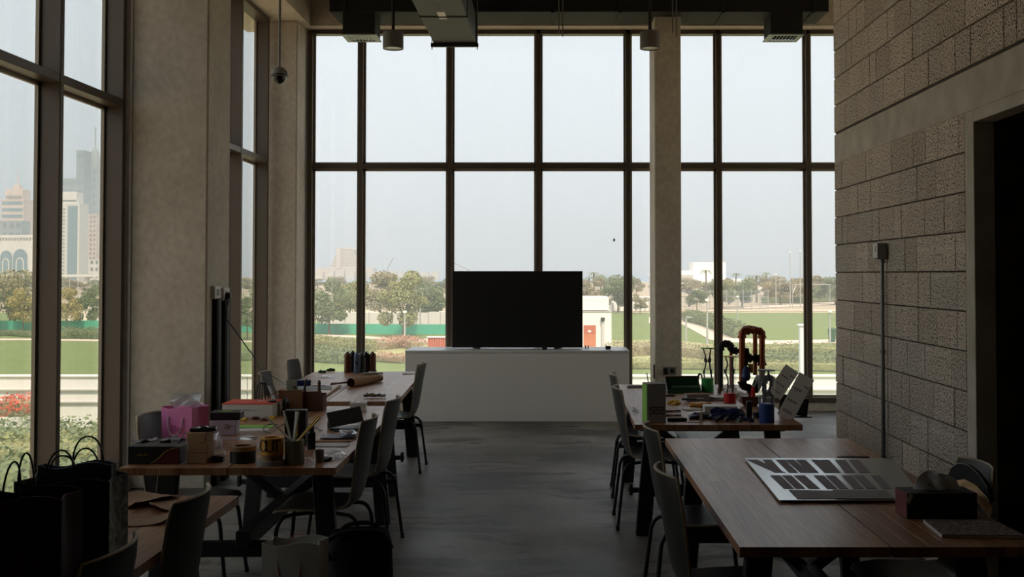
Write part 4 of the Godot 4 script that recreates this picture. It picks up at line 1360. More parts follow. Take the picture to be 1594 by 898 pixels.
func right_objects() -> void:
	var p: Vector3
	var t: Node3D
	var st: SurfaceTool
	# --- pale carton with a green side ---
	p = on(1018, 658)
	var d := -p.z
	var w := px(30, p)
	t = thing("green_carton", "tall pale grey carton with one bright green side", "carton", p + Vector3(0.002, 0, -0.06), 0.16)
	part_box("body", t, Vector3(0.005, 0.115, 0), Vector3(w, 0.23, 0.12), M.paper_grey, 0.003)
	part_box("green_side", t, Vector3(0.005 - w / 2 - 0.001, 0.115, 0), Vector3(0.002, 0.226, 0.116), M.green_bright)
	part_box("top_flap", t, Vector3(0.005, 0.232, 0.0), Vector3(w, 0.004, 0.121), M.paper_grey, 0.001)
	for r in 3:
		for k in 5:
			part_box("print_mark", t, Vector3(0.008 + (k - 2) * 0.019, 0.09 - r * 0.018 + 0.004 * ((k * 3 + r) % 2), 0.0606), Vector3(0.014, 0.008, 0.001), M.black_plastic)
	# --- open green tray ---
	p = on(1066, 613)
	t = thing("green_tray", "open box with a dark green lining on the pipe model table", "box", p + Vector3(0, 0, -0.11), 0.0)
	w = px(52, p)
	part_box("bottom", t, Vector3(0, 0.004, 0), Vector3(w, 0.006, 0.2), M.green_dark)
	part_box("back_panel", t, Vector3(0, 0.055, -0.1), Vector3(w, 0.11, 0.005), M.green_dark)
	part_box("back_rim", t, Vector3(0, 0.112, -0.1), Vector3(w, 0.008, 0.03), M.cardboard)
	part_box("front_panel", t, Vector3(0, 0.012, 0.1), Vector3(w, 0.024, 0.005), M.green_dark)
	for e in [-1, 1]:
		st = mb()
		prism(st, PackedVector2Array([Vector2(-0.1, 0), Vector2(0.1, 0), Vector2(0.1, 0.022), Vector2(-0.1, 0.11)]), 0.004, Transform3D(Basis(Vector3(0, 0, 1), Vector3.UP, Vector3(-1, 0, 0)), Vector3(e * w / 2, 0, 0)))
		obj("side_panel", st, M.paper_grey if e < 0 else M.green_dark, t)
	part_tube("green_roll", t, [Vector3(-0.09, 0.03, 0.03), Vector3(0.12, 0.03, 0.03)], 0.022, M.green_dark, 12)
	t = thing("hook_clamp", "small black clamp clipped on the green tray", "clamp", on(1088, 606) + Vector3(0, 0.0, -0.02))
	part_tube("hook", t, smooth_path([Vector3(0, 0.0, 0), Vector3(-0.004, 0.07, 0), Vector3(0.004, 0.115, 0), Vector3(0.022, 0.11, 0), Vector3(0.026, 0.085, 0)], 5), 0.008, M.black_plastic, 8)
	# --- clear lamps ---
	clear_lamp("clear tube lamp with a green foot and pale green cap", on(1103, 611) + Vector3(0, 0, -0.05), px(21, on(1103, 611)), 0.335, M.green_bright, M.green, 0.105, 3)
	clear_lamp("clear tube lamp with a bright red foot and yellow cap", on(1138, 628) + Vector3(0, 0, -0.05), px(21, on(1138, 628)), 0.325, M.yellow, M.red, 0.068, 7)
	clear_lamp("clear tube lamp with a blue foot and black cap", on(1196, 659) + Vector3(0, 0, -0.05), px(26, on(1196, 659)), 0.318, M.black_plastic, M.blue, 0.115, 9)
	# --- copper pipe model ---
	p = on(1168, 634)
	d = -p.z - 0.02 + 0.1
	var s := d / F
	t = thing("copper_pipe_model", "tall copper pipe model with two loops and a blue valve", "pipe model", Vector3(at_d(1168, 620, d).x, TOP, -d))
	var o := t.position
	var P := func(x: float, y: float, z: float) -> Vector3: return at_d(x, y, d) - o + Vector3(0, 0, z)
	part_box("base_block", t, (P.call(1168, 628, 0) + P.call(1168, 616, 0)) / 2, Vector3(px(30, p), 0.05, 0.09), M.wood_dark, 0.004)
	var b0: Vector3 = P.call(1168, 628, 0)
	part_box("base_foot", t, Vector3(0, (b0.y + 0.0) / 2, 0), Vector3(px(20, p), maxf(b0.y, 0.01), 0.07), M.wood_dark, 0.003)
	pipe(t, [P.call(1153, 600, 0.05), P.call(1153, 514, 0.05), P.call(1184, 514, 0.05), P.call(1184, 585, 0.05)], px(4.6, p), M.copper, M.copper, 1.3)
	pipe(t, [P.call(1159, 590, -0.06), P.call(1159, 512, -0.06), P.call(1178, 512, -0.06), P.call(1178, 585, -0.06)], px(3.6, p), M.copper, M.copper, 1.3)
	pipe(t, [P.call(1153, 598, 0.05), P.call(1154, 602, 0.05), P.call(1168, 602, 0.0), P.call(1168, 616, 0.0)], px(4, p), M.copper, M.iron, 1.3)
	pipe(t, [P.call(1157, 600, 0.03), P.call(1157, 557, 0.03), P.call(1184, 557, 0.03), P.call(1186, 580, 0.03)], px(4.4, p), M.iron, M.iron, 1.45)
	part_lathe("valve_body", t, [Vector2(0, -0.05), Vector2(0.03, -0.045), Vector2(0.034, 0.0), Vector2(0.03, 0.045), Vector2(0, 0.05)], M.iron, P.call(1158, 552, 0.03), 14)
	part_lathe("blue_valve", t, [Vector2(0, -0.05), Vector2(0.022, -0.045), Vector2(0.032, -0.02), Vector2(0.026, 0.02), Vector2(0.012, 0.05), Vector2(0, 0.05)], M.blue_dark, P.call(1158, 580, 0.08), 14)
	part_lathe("brass_nut", t, [Vector2(0, -0.03), Vector2(0.018, -0.03), Vector2(0.018, 0.03), Vector2(0, 0.03)], M.gold, P.call(1167, 572, 0.05), 6)
	part_lathe("black_wheel", t, [Vector2(0.02, -0.02), Vector2(0.06, -0.02), Vector2(0.066, 0.0), Vector2(0.06, 0.02), Vector2(0.02, 0.02), Vector2(0.02, -0.02)], M.black_plastic, P.call(1178, 597, 0.02), 20, Basis(Vector3(0, 0, 1), 1.2))
	part_lathe("red_knob", t, [Vector2(0, -0.035), Vector2(0.014, -0.035), Vector2(0.016, 0.02), Vector2(0.01, 0.035), Vector2(0, 0.035)], M.red, P.call(1170, 608, 0.06), 10)
	# --- dark bent pipe models beside it ---
	p = on(1132, 612)
	d = -p.z
	t = thing("iron_pipe_model", "dark iron pipe model bent like a tap behind the red-footed lamp", "pipe model", Vector3(at_d(1132, 612, d).x, TOP, -d))
	var o2 := t.position
	var Q := func(x: float, y: float) -> Vector3: return at_d(x, y, d) - o2
	pipe(t, [Q.call(1122, 606), Q.call(1122, 536), Q.call(1137, 534), Q.call(1138, 546), Q.call(1152, 546)], px(3.6, p), M.iron, M.iron, 1.5)
	part_tube("riser", t, [Q.call(1138, 546), Q.call(1138, 606)], px(2.6, p), M.copper, 10)
	part_box("base_block", t, Vector3(0, 0.02, 0), Vector3(px(28, p), 0.04, 0.08), M.wood_dark, 0.003)
	lump("packing_tissue", "crumpled white tissue around the foot of the copper pipe model", "tissue", on(1136, 618), Vector3(0.15, 0.075, 0.10), M.tissue, 61, 0, 0.5)
	lump("packing_tissue", "crumpled white tissue beside the wooden base block", "tissue", on(1157, 622) + Vector3(0, 0, 0.02), Vector3(0.08, 0.06, 0.08), M.tissue, 62, 0.5, 0.5)
	p = on(1198, 640)
	d = -p.z
	t = thing("iron_pipe_loop", "small dark iron pipe loop behind the blue-footed lamp", "pipe model", Vector3(at_d(1190, 640, d).x, TOP, -d))
	var o3 := t.position
	var R := func(x: float, y: float) -> Vector3: return at_d(x, y, d) - o3
	pipe(t, [R.call(1190, 634), R.call(1190, 588), R.call(1203, 588), R.call(1203, 612), R.call(1191, 612)], px(3.4, p), M.iron, M.iron, 1.4)
	part_box("base_block", t, Vector3(0, 0.015, 0), Vector3(0.09, 0.03, 0.08), M.wood_dark, 0.003)
	# --- printed cards on black stands ---
	for c in [[[1228, 577], [1248, 591], [1210, 624], [1190, 611], 1232, 0.0, "white printed card leaning on a black stand, partly hidden by the lamp"], [[1258, 597], [1281, 610], [1219, 653], [1197, 640], 1240, 0.0, "white printed card leaning over the table corner"]]:
		var dd := -on(c[4], 648).z + (0.18 if c[4] == 1232 else 0.0)
		var pa := at_d(c[0][0], c[0][1], dd)
		var pb := at_d(c[1][0], c[1][1], dd - 0.02)
		var pc := at_d(c[2][0], c[2][1], dd - 0.12)
		var pd := at_d(c[3][0], c[3][1], dd - 0.10)
		pc.y = maxf(pc.y, TOP + 0.008)
		pd.y = maxf(pd.y, TOP + 0.008)
		t = thing("printed_card", c[6], "card", Vector3.ZERO, 0, "printed cards on stands")
		var ctr := (pa + pb + pc + pd) / 4
		t.position = ctr + Vector3(0, 0.026, 0)
		var ux := (pb - pa).normalized()
		var uy := (pd - pa).normalized()
		var nn := ux.cross(uy).normalized()
		uy = nn.cross(ux)
		var lw := (pb - pa).length()
		var lh := (pd - pa).length()
		var bs := Basis(ux, uy, nn)
		part_box("card", t, Vector3.ZERO, Vector3(lw, lh, 0.002), M.paper, 0.0, bs)
		var face_s := signf(nn.dot(Vector3(0, 0.2, 1)))
		for b in [[-0.25, -0.15, 3], [-0.3, 0.12, 4], [-0.28, 0.36, 4], [0.2, -0.28, 2]]:
			for k in b[2]:
				part_box("print_mark", t, bs * Vector3((b[0] + 0.16 * k) * lw, b[1] * lh, face_s * 0.0016), Vector3(lw * 0.12, lh * 0.05, 0.001), M.card_grey, 0.0, bs)
		part_box("stand", t, Vector3(0.03, (TOP - ctr.y) + 0.04, -0.02), Vector3(0.10, 0.11, 0.02), M.black_plastic, 0.003, Basis(Vector3(0, 0, 1), -0.12))
		part_box("stand_foot", t, Vector3(0.035, (TOP - ctr.y) - 0.021, -0.02), Vector3(0.12, 0.008, 0.08), M.black_plastic, 0.002)
	# --- clutter in the middle ---
	t = carton("kraft_tray", "low open kraft tray with a white rim", "tray", on(1086, 625) + Vector3(0, 0, -0.05), Vector3(0.16, 0.05, 0.11), 0.05, M.paper_grey, M.cardboard, 0.004)
	t = carton("white_tray", "low white box lid in front of the red-footed lamp", "box", on(1118, 646) + Vector3(0.02, 0, -0.06), Vector3(0.21, 0.055, 0.12), -0.03, M.white_plastic, M.white_plastic, 0.015)
	lump("mustard_cloth", "folded mustard cloth under a pair of pliers", "cloth", on(1088, 632), Vector3(0.16, 0.035, 0.09), M.tape_yellow, 63, 0, 0.3)
	for k in 3:
		paper("loose_sheet", "loose white sheet heaped beside the mustard cloth", "paper", on(1110, 622) + Vector3(0.01 * k, 0.009 * k + 0.001, -0.01 * k), 0.13, 0.15, -0.3 + 0.25 * k, M.paper, 0.006, "heaped white sheets")
	lump("yellow_pouch", "small yellow patterned pouch beside the pale carton", "pouch", on(1050, 629), Vector3(0.09, 0.035, 0.06), M.yellow, 64)
	lump("blue_pack", "dark blue plastic pack on the table edge", "pack", on(1092, 652) + Vector3(0, 0, -0.02), Vector3(0.16, 0.05, 0.10), M.blue_dark, 65, 0.1, 0.25)
	lump("blue_cloth", "crumpled dark blue plastic heaped beside the white lid", "plastic", on(1132, 653) + Vector3(0, 0, -0.01), Vector3(0.22, 0.085, 0.09), M.blue_dark, 66, 0.0, 0.5)
	t = thing("remote_control", "black remote control with pale buttons on the table edge", "remote", on(1054, 655), 0.06)
	part_box("case", t, Vector3(0, 0.009, 0), Vector3(0.12, 0.018, 0.04), M.black_plastic, 0.004)
	for k in 5:
		part_box("button", t, Vector3(-0.045 + 0.02 * k, 0.019, 0), Vector3(0.01, 0.003, 0.012), M.paper_grey)
	t = thing("tent_card", "small folded white card standing on the table edge", "card", on(1084, 657), 0.2)
	part_box("flat_leaf", t, Vector3(-0.02, 0.002, 0), Vector3(0.075, 0.002, 0.05), M.paper)
	part_box("raised_leaf", t, Vector3(0.03, 0.032, 0.0), Vector3(0.05, 0.06, 0.002), M.paper, 0.0, Basis(Vector3.UP, 0.9))
	for k in 5:
		var q := on([1116, 1130, 1150, 1160, 1170][k], [656, 656, 657, 655, 657][k])
		t = thing("binder_clip", ["small black clip beside the folded white card", "small brown clip between the black and green clips", "dark green clip beside the brown one", "dark blue clip beside the green one", "dark blue clip closest to the blue-footed lamp"][k], "clip", q, 0.4 * k, "clips along the table edge")
		st = mb()
		prism(st, PackedVector2Array([Vector2(-0.014, 0), Vector2(0.014, 0), Vector2(0.003, 0.022), Vector2(-0.003, 0.022)]), 0.03, Transform3D(Basis.IDENTITY, Vector3(0, 0, -0.015)))
		obj("body", st, [M.black_plastic, M.wood_dark, M.green_dark, M.blue_dark, M.blue_dark][k], t)
		part_tube("wire_arm", t, [Vector3(0.003, 0.021, -0.012), Vector3(0.022, 0.034, 0), Vector3(0.003, 0.021, 0.012)], 0.0015, M.silver, 5)
	t = thing("combination_pliers", "pliers with dark handles lying on the mustard cloth", "pliers", on(1086, 628) + Vector3(0, 0.02, 0), -0.2)
	for e in [-1, 1]:
		part_tube("grip", t, smooth_path([Vector3(0, 0.008, 0), Vector3(-0.04, 0.008, e * 0.014), Vector3(-0.11, 0.008, e * 0.022)], 4), 0.006, M.black_plastic, 6)
	part_box("jaws", t, Vector3(0.018, 0.009, 0), Vector3(0.05, 0.014, 0.02), M.galvanised, 0.003)
	for k in 3:
		t = thing("side_cutter", ["black-handled", "red-handled", "brown-handled"][k] + " cutter lying beside the pale carton", "cutter", on([1044, 1052, 1052][k], [617, 641, 648][k]), [0.1, 0.3, -0.1][k], "cutters on the pipe model table")
		for e in [-1, 1]:
			part_tube("grip", t, smooth_path([Vector3(0, 0.007, 0), Vector3(-0.03, 0.007, e * 0.010), Vector3(-0.08, 0.007, e * 0.016)], 4), 0.005, [M.black_plastic, M.red_dark, M.wood_dark][k], 6)
		part_box("jaws", t, Vector3(0.014, 0.007, 0), Vector3(0.04, 0.010, 0.014), M.iron, 0.002)
	paper("pale_card", "pale card lying behind the dark blue pack", "card", on(1078, 638), 0.12, 0.09, 0.3, M.cup_grey, 0.003, "", 0.003)
	t = thing("chisel_block", "upright dark wooden block before the pipe model", "block", on(1166, 652))
	part_box("block", t, Vector3(0, 0.055, 0), Vector3(px(8, on(1166, 652)), 0.11, 0.04), M.black_plastic, 0.003)
	part_box("slot", t, Vector3(0, 0.1105, 0), Vector3(0.012, 0.003, 0.03), M.iron)
	for k in 2:
		cable("loop_wire", ["thin red wire curling beside the pale carton", "thin dark wire curling beside the pale carton"][k], [on(990, 641 - k * 4) + Vector3(0, 0.004, 0), on(985, 637 + k * 6) + Vector3(0, 0.014, 0), on(994, 640 + k * 3) + Vector3(0, 0.003, 0)], 0.002, [M.red, M.iron][k])
	t = carton("flat_laptop", "thin pale closed folder at the window end of the pipe model table", "folder", on(990, 603), Vector3(0.14, 0.016, 0.06), 0, M.paper_grey, M.paper_grey, 0.006)
	t = thing("tablet_cover", "coil of black cable at the foot of the iron pipe loop", "cable coil", on(1182, 650))
	for k in 3:
		var pts := []
		for i in 17:
			var a := TAU * i / 16
			pts.append(Vector3(cos(a) * (0.035 + 0.003 * k), 0.006 + 0.009 * k, sin(a) * 0.035))
		part_tube("turn", t, pts, 0.005, M.black_plastic, 6)
	t.name = "cable_coil"

	# --- silver board with cards on the near table ---
	var A := on(1159, 716.5)
	var B := on(1390, 717)
	var C := on(1440, 783)
	var D := on(1213, 783)
	t = thing("silver_board", "brushed silver board laid with rows of grey cards", "board")
	st = mb()
	slab(st, [A, B, C, D], TOP + 0.012, 0.004)
	obj("sheet", st, M.silver_board, t)
	st = mb()
	slab(st, [A.lerp(C, 0.01), B.lerp(D, 0.01), C.lerp(A, 0.01), D.lerp(B, 0.01)], TOP + 0.0078, 0.0076)
	obj("backing", st, M.wood_dark, t)
	var uv := func(u: float, v: float) -> Vector3: return A.lerp(B, u).lerp(D.lerp(C, u), v)
	# the cards: (u0, u1 at the top, lean, v0, v1)
	var rows := [[[0.005, 0.075, 0.12], [0.11, 0.17, 0.01], [0.20, 0.26, 0.02], [0.265, 0.325, 0.03], [0.335, 0.40, 0.02], [0.44, 0.495, 0.02], [0.50, 0.56, 0.01], [0.60, 0.67, 0.0], [0.69, 0.76, 0.01]], [[0.075, 0.145, 0.02], [0.155, 0.22, 0.02], [0.235, 0.31, 0.03], [0.37, 0.44, 0.02], [0.45, 0.515, 0.02], [0.56, 0.63, 0.01], [0.64, 0.71, 0.02], [0.76, 0.82, 0.01]]]
	for ri in 2:
		for k in rows[ri].size():
			var c: Array = rows[ri][k]
			var v0: float = [0.06, 0.47][ri]
			var v1: float = [0.40, 0.77][ri]
			st = mb()
			slab(st, [uv.call(c[0], v0), uv.call(c[1], v0), uv.call(c[1] + c[2], v1), uv.call(c[0] + c[2], v1)], TOP + 0.0137, 0.0015)
			tag(obj("grey_card", st, M.card_grey), "plain grey card laid in the %s row on the silver board" % ["window-side", "seat-side"][ri], "card", "grey cards on the silver board, %s row" % ["window-side", "seat-side"][ri])
	for k in 2:
		st = mb()
		var v0 := 0.80
		slab(st, [uv.call([0.12, 0.42][k], v0), uv.call([0.45, 0.78][k], v0 + 0.02), uv.call([0.43, 0.80][k], 0.985), uv.call([0.13, 0.40][k], 0.985)], TOP + 0.0137 + 0.0016 * k, 0.0015)
		tag(obj("long_strip", st, M.paper_grey), ["long grey strip of card at the free edge of the silver board", "long grey strip of card tucked towards the tissue box"][k], "card")
	t = thing("leather_sheath", "flat brown leather piece lying by the block wall side", "leather", on(1327, 713))
	st = mb()
	prism(st, PackedVector2Array([Vector2(-0.075, -0.012), Vector2(-0.06, -0.02), Vector2(-0.01, -0.014), Vector2(0.04, -0.015), Vector2(0.08, -0.009), Vector2(0.08, 0.012), Vector2(0.02, 0.014), Vector2(-0.02, 0.02), Vector2(-0.07, 0.02)]), 0.008, Transform3D(Basis(Vector3.RIGHT, -PI / 2), Vector3(0, 0.0005, 0)))
	obj("hide", st, M.wood_dark, t)
	part_tube("stitching", t, [Vector3(-0.06, 0.009, 0.005), Vector3(0.07, 0.009, 0.0)], 0.0012, M.kraft, 5)
	# tissue box
	p = on(1467, 808)
	w = px(110, p)
	t = thing("tissue_box", "dark tissue box with one red end", "tissue box", p + Vector3(0, 0, -0.065), 0.03)
	part_box("carton", t, Vector3(0, 0.047, 0), Vector3(w, 0.094, 0.125), M.bag_dark, 0.003)
	part_box("red_end", t, Vector3(-w / 2 - 0.0008, 0.047, 0), Vector3(0.0015, 0.09, 0.12), M.tissue_red, 0.0)
	part_box("white_corner", t, Vector3(-w / 2 + 0.008, 0.075, 0.0632), Vector3(0.016, 0.035, 0.001), M.paper, 0.0, Basis(Vector3(0, 0, 1), -0.5))
	st = mb()
	lathe(st, [Vector2(0.0, 0.0945), Vector2(0.05, 0.0945), Vector2(0.05, 0.0955), Vector2(0, 0.0955)], Vector3.ZERO, 20, Basis(Vector3(1.2, 0, 0), Vector3.UP, Vector3(0, 0, 0.5)))
	obj("slot", st, M.black_plastic, t)
	st = mb()
	grid(st, func(u: float, v: float) -> Vector3:
		var a := u - 0.5
		var prof: float = pow(sin(PI * clampf(u, 0.001, 0.999)), 0.6)
		return Vector3(a * 0.15 * (0.55 + 0.45 * v) + 0.012 * sin(v * 5 + u * 9), v * 0.072 * prof * (1.0 + 0.2 * sin(u * 8.0)), 0.018 * sin(u * 11 + v * 3) * (1 - v * 0.3)), 16, 8, 0.001)
	var tis := obj("tissue", st, M.tissue, null, p + Vector3(0, 0.0962, -0.065))
	tag(tis, "white tissue pulled up out of the tissue box", "tissue")
	# patterned sheet on a pale pad
	var S0 := on(1437, 813)
	var S1 := on(1575, 815)
	var S2 := on(1640, 839)
	var S3 := on(1466, 837)
	S1.x = minf(S1.x, 1.59)
	S2.x = minf(S2.x, 1.60)
	t = thing("patterned_book", "flat pale book with a dark floral pattern at the table end", "book")
	st = mb()
	slab(st, [S0, S1, S2, S3], TOP + 0.0125, 0.0023)
	obj("cover", st, M.pattern_sheet, t)
	st = mb()
	slab(st, [S0, S1, S2, S3], TOP + 0.0101, 0.010)
	obj("pages", st, M.paper, t)
	# rounded black bag hung on the chair back by the wall
	t = thing("black_bag", "rounded black fabric bag hung on the chair by the block wall", "bag")
	var outline := PackedVector2Array()
	for q in [[1476, 762], [1475, 742], [1480, 729], [1491, 721.5], [1504, 723], [1517, 732], [1529, 746], [1537, 760], [1541, 778], [1530, 792], [1508, 780], [1490, 772]]:
		var v := at_x(q[0], q[1], 1.608)
		outline.append(Vector2(-v.z, v.y))
	st = mb()
	prism(st, outline, 0.016, Transform3D(Basis(Vector3(0, 0, -1), Vector3.UP, Vector3(1, 0, 0)), Vector3(1.608, 0, 0)))
	obj("body", st, M.cloth_black, t)
	var pip := []
	for q in [[1484, 725], [1491, 721.5], [1504, 723], [1517, 732], [1529, 746], [1537, 760]]:
		pip.append(at_x(q[0], q[1], 1.608))
	part_tube("piping", t, smooth_path(pip, 4), 0.0018, M.paper_grey, 6)
	# pale cloth hung over the chair back by the wall
	var hi := [[1486, 748], [1502, 746], [1520, 756], [1535, 772], [1545, 792]]
	var lo := [[1486, 757], [1502, 758], [1514, 769], [1525, 786], [1541, 808]]
	st = mb()
	grid(st, func(u: float, v: float) -> Vector3:
		var f := u * 4.0
		var i := mini(int(f), 3)
		var a := Vector2(hi[i][0], hi[i][1]).lerp(Vector2(hi[i + 1][0], hi[i + 1][1]), f - i)
		var b := Vector2(lo[i][0], lo[i][1]).lerp(Vector2(lo[i + 1][0], lo[i + 1][1]), f - i)
		var q := a.lerp(b, v)
		return at_x(q.x, q.y, 1.598 + 0.005 * sin(u * 14.0 + v * 4.0)), 20, 5, 0.004)
	tag(obj("pale_cloth", st, M.cloth_beige), "pale beige cloth hung below the black bag behind the tissue box", "cloth")

# ---------- ducts, lamps, sockets ----------
func diffuser(t: Node3D, c: Vector3, w: float, dp: float, top: float) -> void:
	part_box("drop_box", t, Vector3(c.x, (c.y + top) / 2 + 0.01, c.z), Vector3(w * 0.92, top - c.y - 0.02, dp * 0.92), M.black_duct)
	var g := mb()
	for e in [-1, 1]:
		box(g, c + Vector3(e * (w / 2 - 0.03), 0, 0), Vector3(0.06, 0.012, dp), 0.002)
		box(g, c + Vector3(0, 0, e * (dp / 2 - 0.03)), Vector3(w - 0.12, 0.012, 0.06), 0.002)
	var fr := obj("grille_frame", g, M.galvanised, t)
	for k in 7:
		var b := mb()
		box(b, c + Vector3((k - 3) * (w - 0.12) / 7, 0.004, 0), Vector3(0.028, 0.003, dp - 0.12), 0.0, Basis(Vector3(0, 0, 1), 0.6))
		obj("louvre", b, M.galvanised, fr)

func fixtures() -> void:
	var t: Node3D
	# cross duct with two ceiling diffusers
	var dz := 12.2
	t = thing("cross_duct", "long black rectangular air duct along the glazed end wall", "duct")
	var xl := -2.48
	var xr := 3.07
	part_box("duct_run", t, Vector3((xl + xr) / 2, 4.79, -dz), Vector3(xr - xl, 0.5, 0.6), M.black_duct, 0.01)
	for x in [-2.3, -1.2, 0.0, 0.75, 1.9, 2.9]:
		part_box("flange", t, Vector3(x, 4.79, -dz), Vector3(0.03, 0.53, 0.63), M.black_duct, 0.004)
	for q in [[563, -1], [1219, 1]]:
		var c := at_d(q[0], 56.5, 12.1)
		c.y = 4.29
		diffuser(t, Vector3(c.x, 4.29, -12.1), 0.39, 0.4, 4.56)
	for x in [873, 1050]:
		for e in [-1, 1]:
			var c := at_d(x + e * 3, 44, 11.86)
			part_tube("hanger_rod", t, [Vector3(c.x, at_d(x, 54 + 3 * e, 11.86).y, -11.86), Vector3(c.x, CEIL, -11.86)], 0.008, M.galvanised, 6)
	for x in [-2.3, 2.9]:
		part_tube("hanger_rod", t, [Vector3(x, 5.0, -dz), Vector3(x, CEIL, -dz)], 0.008, M.galvanised, 6)
	# trunk duct running along the room
	t = thing("trunk_duct", "grey sheet metal duct running down the middle of the ceiling", "duct")
	var e0 := at_d(676, 69, 11.8)
	var e1 := at_d(741, 69, 11.8)
	var bx := (e0.x + e1.x) / 2
	var yb := e0.y
	part_box("duct_run", t, Vector3(bx, yb + 0.17, -6.6), Vector3(e1.x - e0.x, 0.34, 10.38), M.duct_grey, 0.006)
	for k in 5:
		part_box("flange", t, Vector3(bx, yb + 0.17, -11.78 + k * 1.25), Vector3(e1.x - e0.x + 0.02, 0.36, 0.03), M.duct_grey, 0.003)
	part_box("label_plate", t, at_y(688, 24, yb) + Vector3(0, -0.001, 0), Vector3(0.075, 0.002, 0.28), M.white_wall)
	part_box("support_channel", t, Vector3(bx, yb - 0.022, -11.74), Vector3(e1.x - e0.x + 0.06, 0.04, 0.04), M.iron, 0.003)
	for s in [-1, 1]:
		part_tube("hanger_rod", t, [Vector3(bx + s * ((e1.x - e0.x) / 2 + 0.018), yb - 0.07, -11.74), Vector3(bx + s * ((e1.x - e0.x) / 2 + 0.018), CEIL, -11.74)], 0.006, M.galvanised, 6)
	# drum lamps (unlit)
	for k in 2:
		var c := at_d([612, 1012][k], 76, 11.0)
		var r := px(16, Vector3(0, 0, -11.0))
		t = thing("drum_downlight", ["grey drum ceiling lamp hanging beside the trunk duct", "grey drum ceiling lamp hanging before the slim column"][k], "lamp", Vector3(c.x, c.y, -11.0), 0, "drum ceiling lamps")
		part_lathe("drum", t, [Vector2(r * 0.9, 0.012), Vector2(r * 0.9, 0.0), Vector2(r, 0.0), Vector2(r, 0.165), Vector2(r * 0.97, 0.175), Vector2(0, 0.175)], M.lamp_grey, Vector3.ZERO, 28)
		part_lathe("lens", t, [Vector2(0, 0.008), Vector2(r * 0.9, 0.008), Vector2(r * 0.9, 0.014), Vector2(0, 0.014)], M.lamp_lens, Vector3.ZERO, 28)
		part_tube("stem", t, [Vector3(0, 0.17, 0), Vector3(0, CEIL - c.y, 0)], 0.018, M.iron, 10)
	# dome camera on a pole
	var cd := at_d(435, 104, 9.8)
	t = thing("security_camera", "dome security camera hanging on a thin pole", "camera", Vector3(cd.x, cd.y, -9.8))
	part_tube("pole", t, [Vector3(0, 0.0, 0), Vector3(0, CEIL - cd.y, 0)], 0.012, M.grey_plastic, 10)
	part_lathe("housing", t, [Vector2(0, 0.0), Vector2(0.04, -0.008), Vector2(0.066, -0.035), Vector2(0.076, -0.062), Vector2(0.076, -0.088), Vector2(0.06, -0.09), Vector2(0.0, -0.09)].map(func(v): return Vector2(v.x, v.y)), M.grey_plastic, Vector3.ZERO, 24)
	part_lathe("band", t, [Vector2(0.077, -0.07), Vector2(0.077, -0.086)], M.black_plastic, Vector3.ZERO, 24)
	part_lathe("dome", t, [Vector2(0.062, -0.088), Vector2(0.06, -0.11), Vector2(0.05, -0.135), Vector2(0.03, -0.153), Vector2(0.0, -0.159)], M.black_gloss, Vector3.ZERO, 24, Basis.IDENTITY, true)
	# trunking and sockets on the broad column
	var X := -2.627
	t = thing("cable_trunking", "pair of dark vertical cable trunkings on the broad column", "trunking")
	for q in [[330, 337], [343, 351]]:
		var d0 := -at_x(q[0], 500, X).z
		var d1 := -at_x(q[1], 500, X).z
		part_box("channel", t, Vector3(X + 0.02, 0.72, -(d0 + d1) / 2), Vector3(0.04, 1.44, d1 - d0), M.black_duct, 0.003)
		part_box("cover_strip", t, Vector3(X + 0.042, 0.72, -(d0 + d1) / 2), Vector3(0.004, 1.42, (d1 - d0) * 0.5), M.iron)
	for k in 2:
		var q := at_x([333, 347][k], [455, 458][k], X)
		t = thing("wall_socket", ["white wall socket on the column edge", "white wall socket with a black plug on the column"][k], "socket", Vector3(X, q.y, q.z))
		part_box("plate", t, Vector3(0.016, 0, 0), Vector3(0.032, 0.10, 0.15), M.white_plastic, 0.004)
		part_box("outlet", t, Vector3(0.033, 0.0, 0), Vector3(0.003, 0.05, 0.06), M.grey_plastic, 0.001)
		if k == 1:
			part_box("plug", t, Vector3(0.052, -0.01, 0.02), Vector3(0.036, 0.05, 0.05), M.black_plastic, 0.006)
	var pl := at_x(347, 462, X)
	var cpts := [pl + Vector3(0.06, 0, 0.02), at_d(352, 492, 8.5), at_d(366, 514, 8.45), at_d(384, 540, 8.4), at_d(396, 556, 8.35), at_d(402, 570, 8.6), at_d(412, 577, 8.75), at_d(425, 586, 8.8), at_d(440, 596, 8.7), on(452, 605) + Vector3(0, 0.006, 0)]
	cable("power_lead", "black lead drooping from the column socket to the table", cpts, 0.0045, M.black_plastic)
	# sockets on the slim column
	t = thing("column_socket", "grey double socket with a black plug on the slim column", "socket", Vector3(0, 0, 0))
	var sc := at_d(1042, 577, 12.14)
	t.position = Vector3(sc.x, sc.y, -12.14)
	part_box("plate", t, Vector3(0, 0, 0.012), Vector3(0.15, 0.09, 0.024), M.grey_plastic, 0.004)
	part_box("outlet", t, Vector3(0.03, 0, 0.025), Vector3(0.05, 0.05, 0.003), M.iron)
	part_box("plug", t, Vector3(-0.045, 0.0, 0.045), Vector3(0.055, 0.07, 0.045), M.black_plastic, 0.008)
	cable("socket_lead", "black lead hanging from the slim column socket", [Vector3(sc.x - 0.045, sc.y - 0.03, -12.10), Vector3(sc.x - 0.05, sc.y - 0.2, -12.06), Vector3(sc.x - 0.12, sc.y - 0.32, -12.05), Vector3(sc.x - 0.22, sc.y - 0.2, -12.05), Vector3(sc.x - 0.26, sc.y - 0.02, -12.08)], 0.006, M.black_plastic)
	t = thing("column_adapter", "black adapter plugged in at the edge of the slim column", "adapter", Vector3(at_d(1010, 578, 12.2).x, at_d(1010, 578, 12.2).y, -12.2))
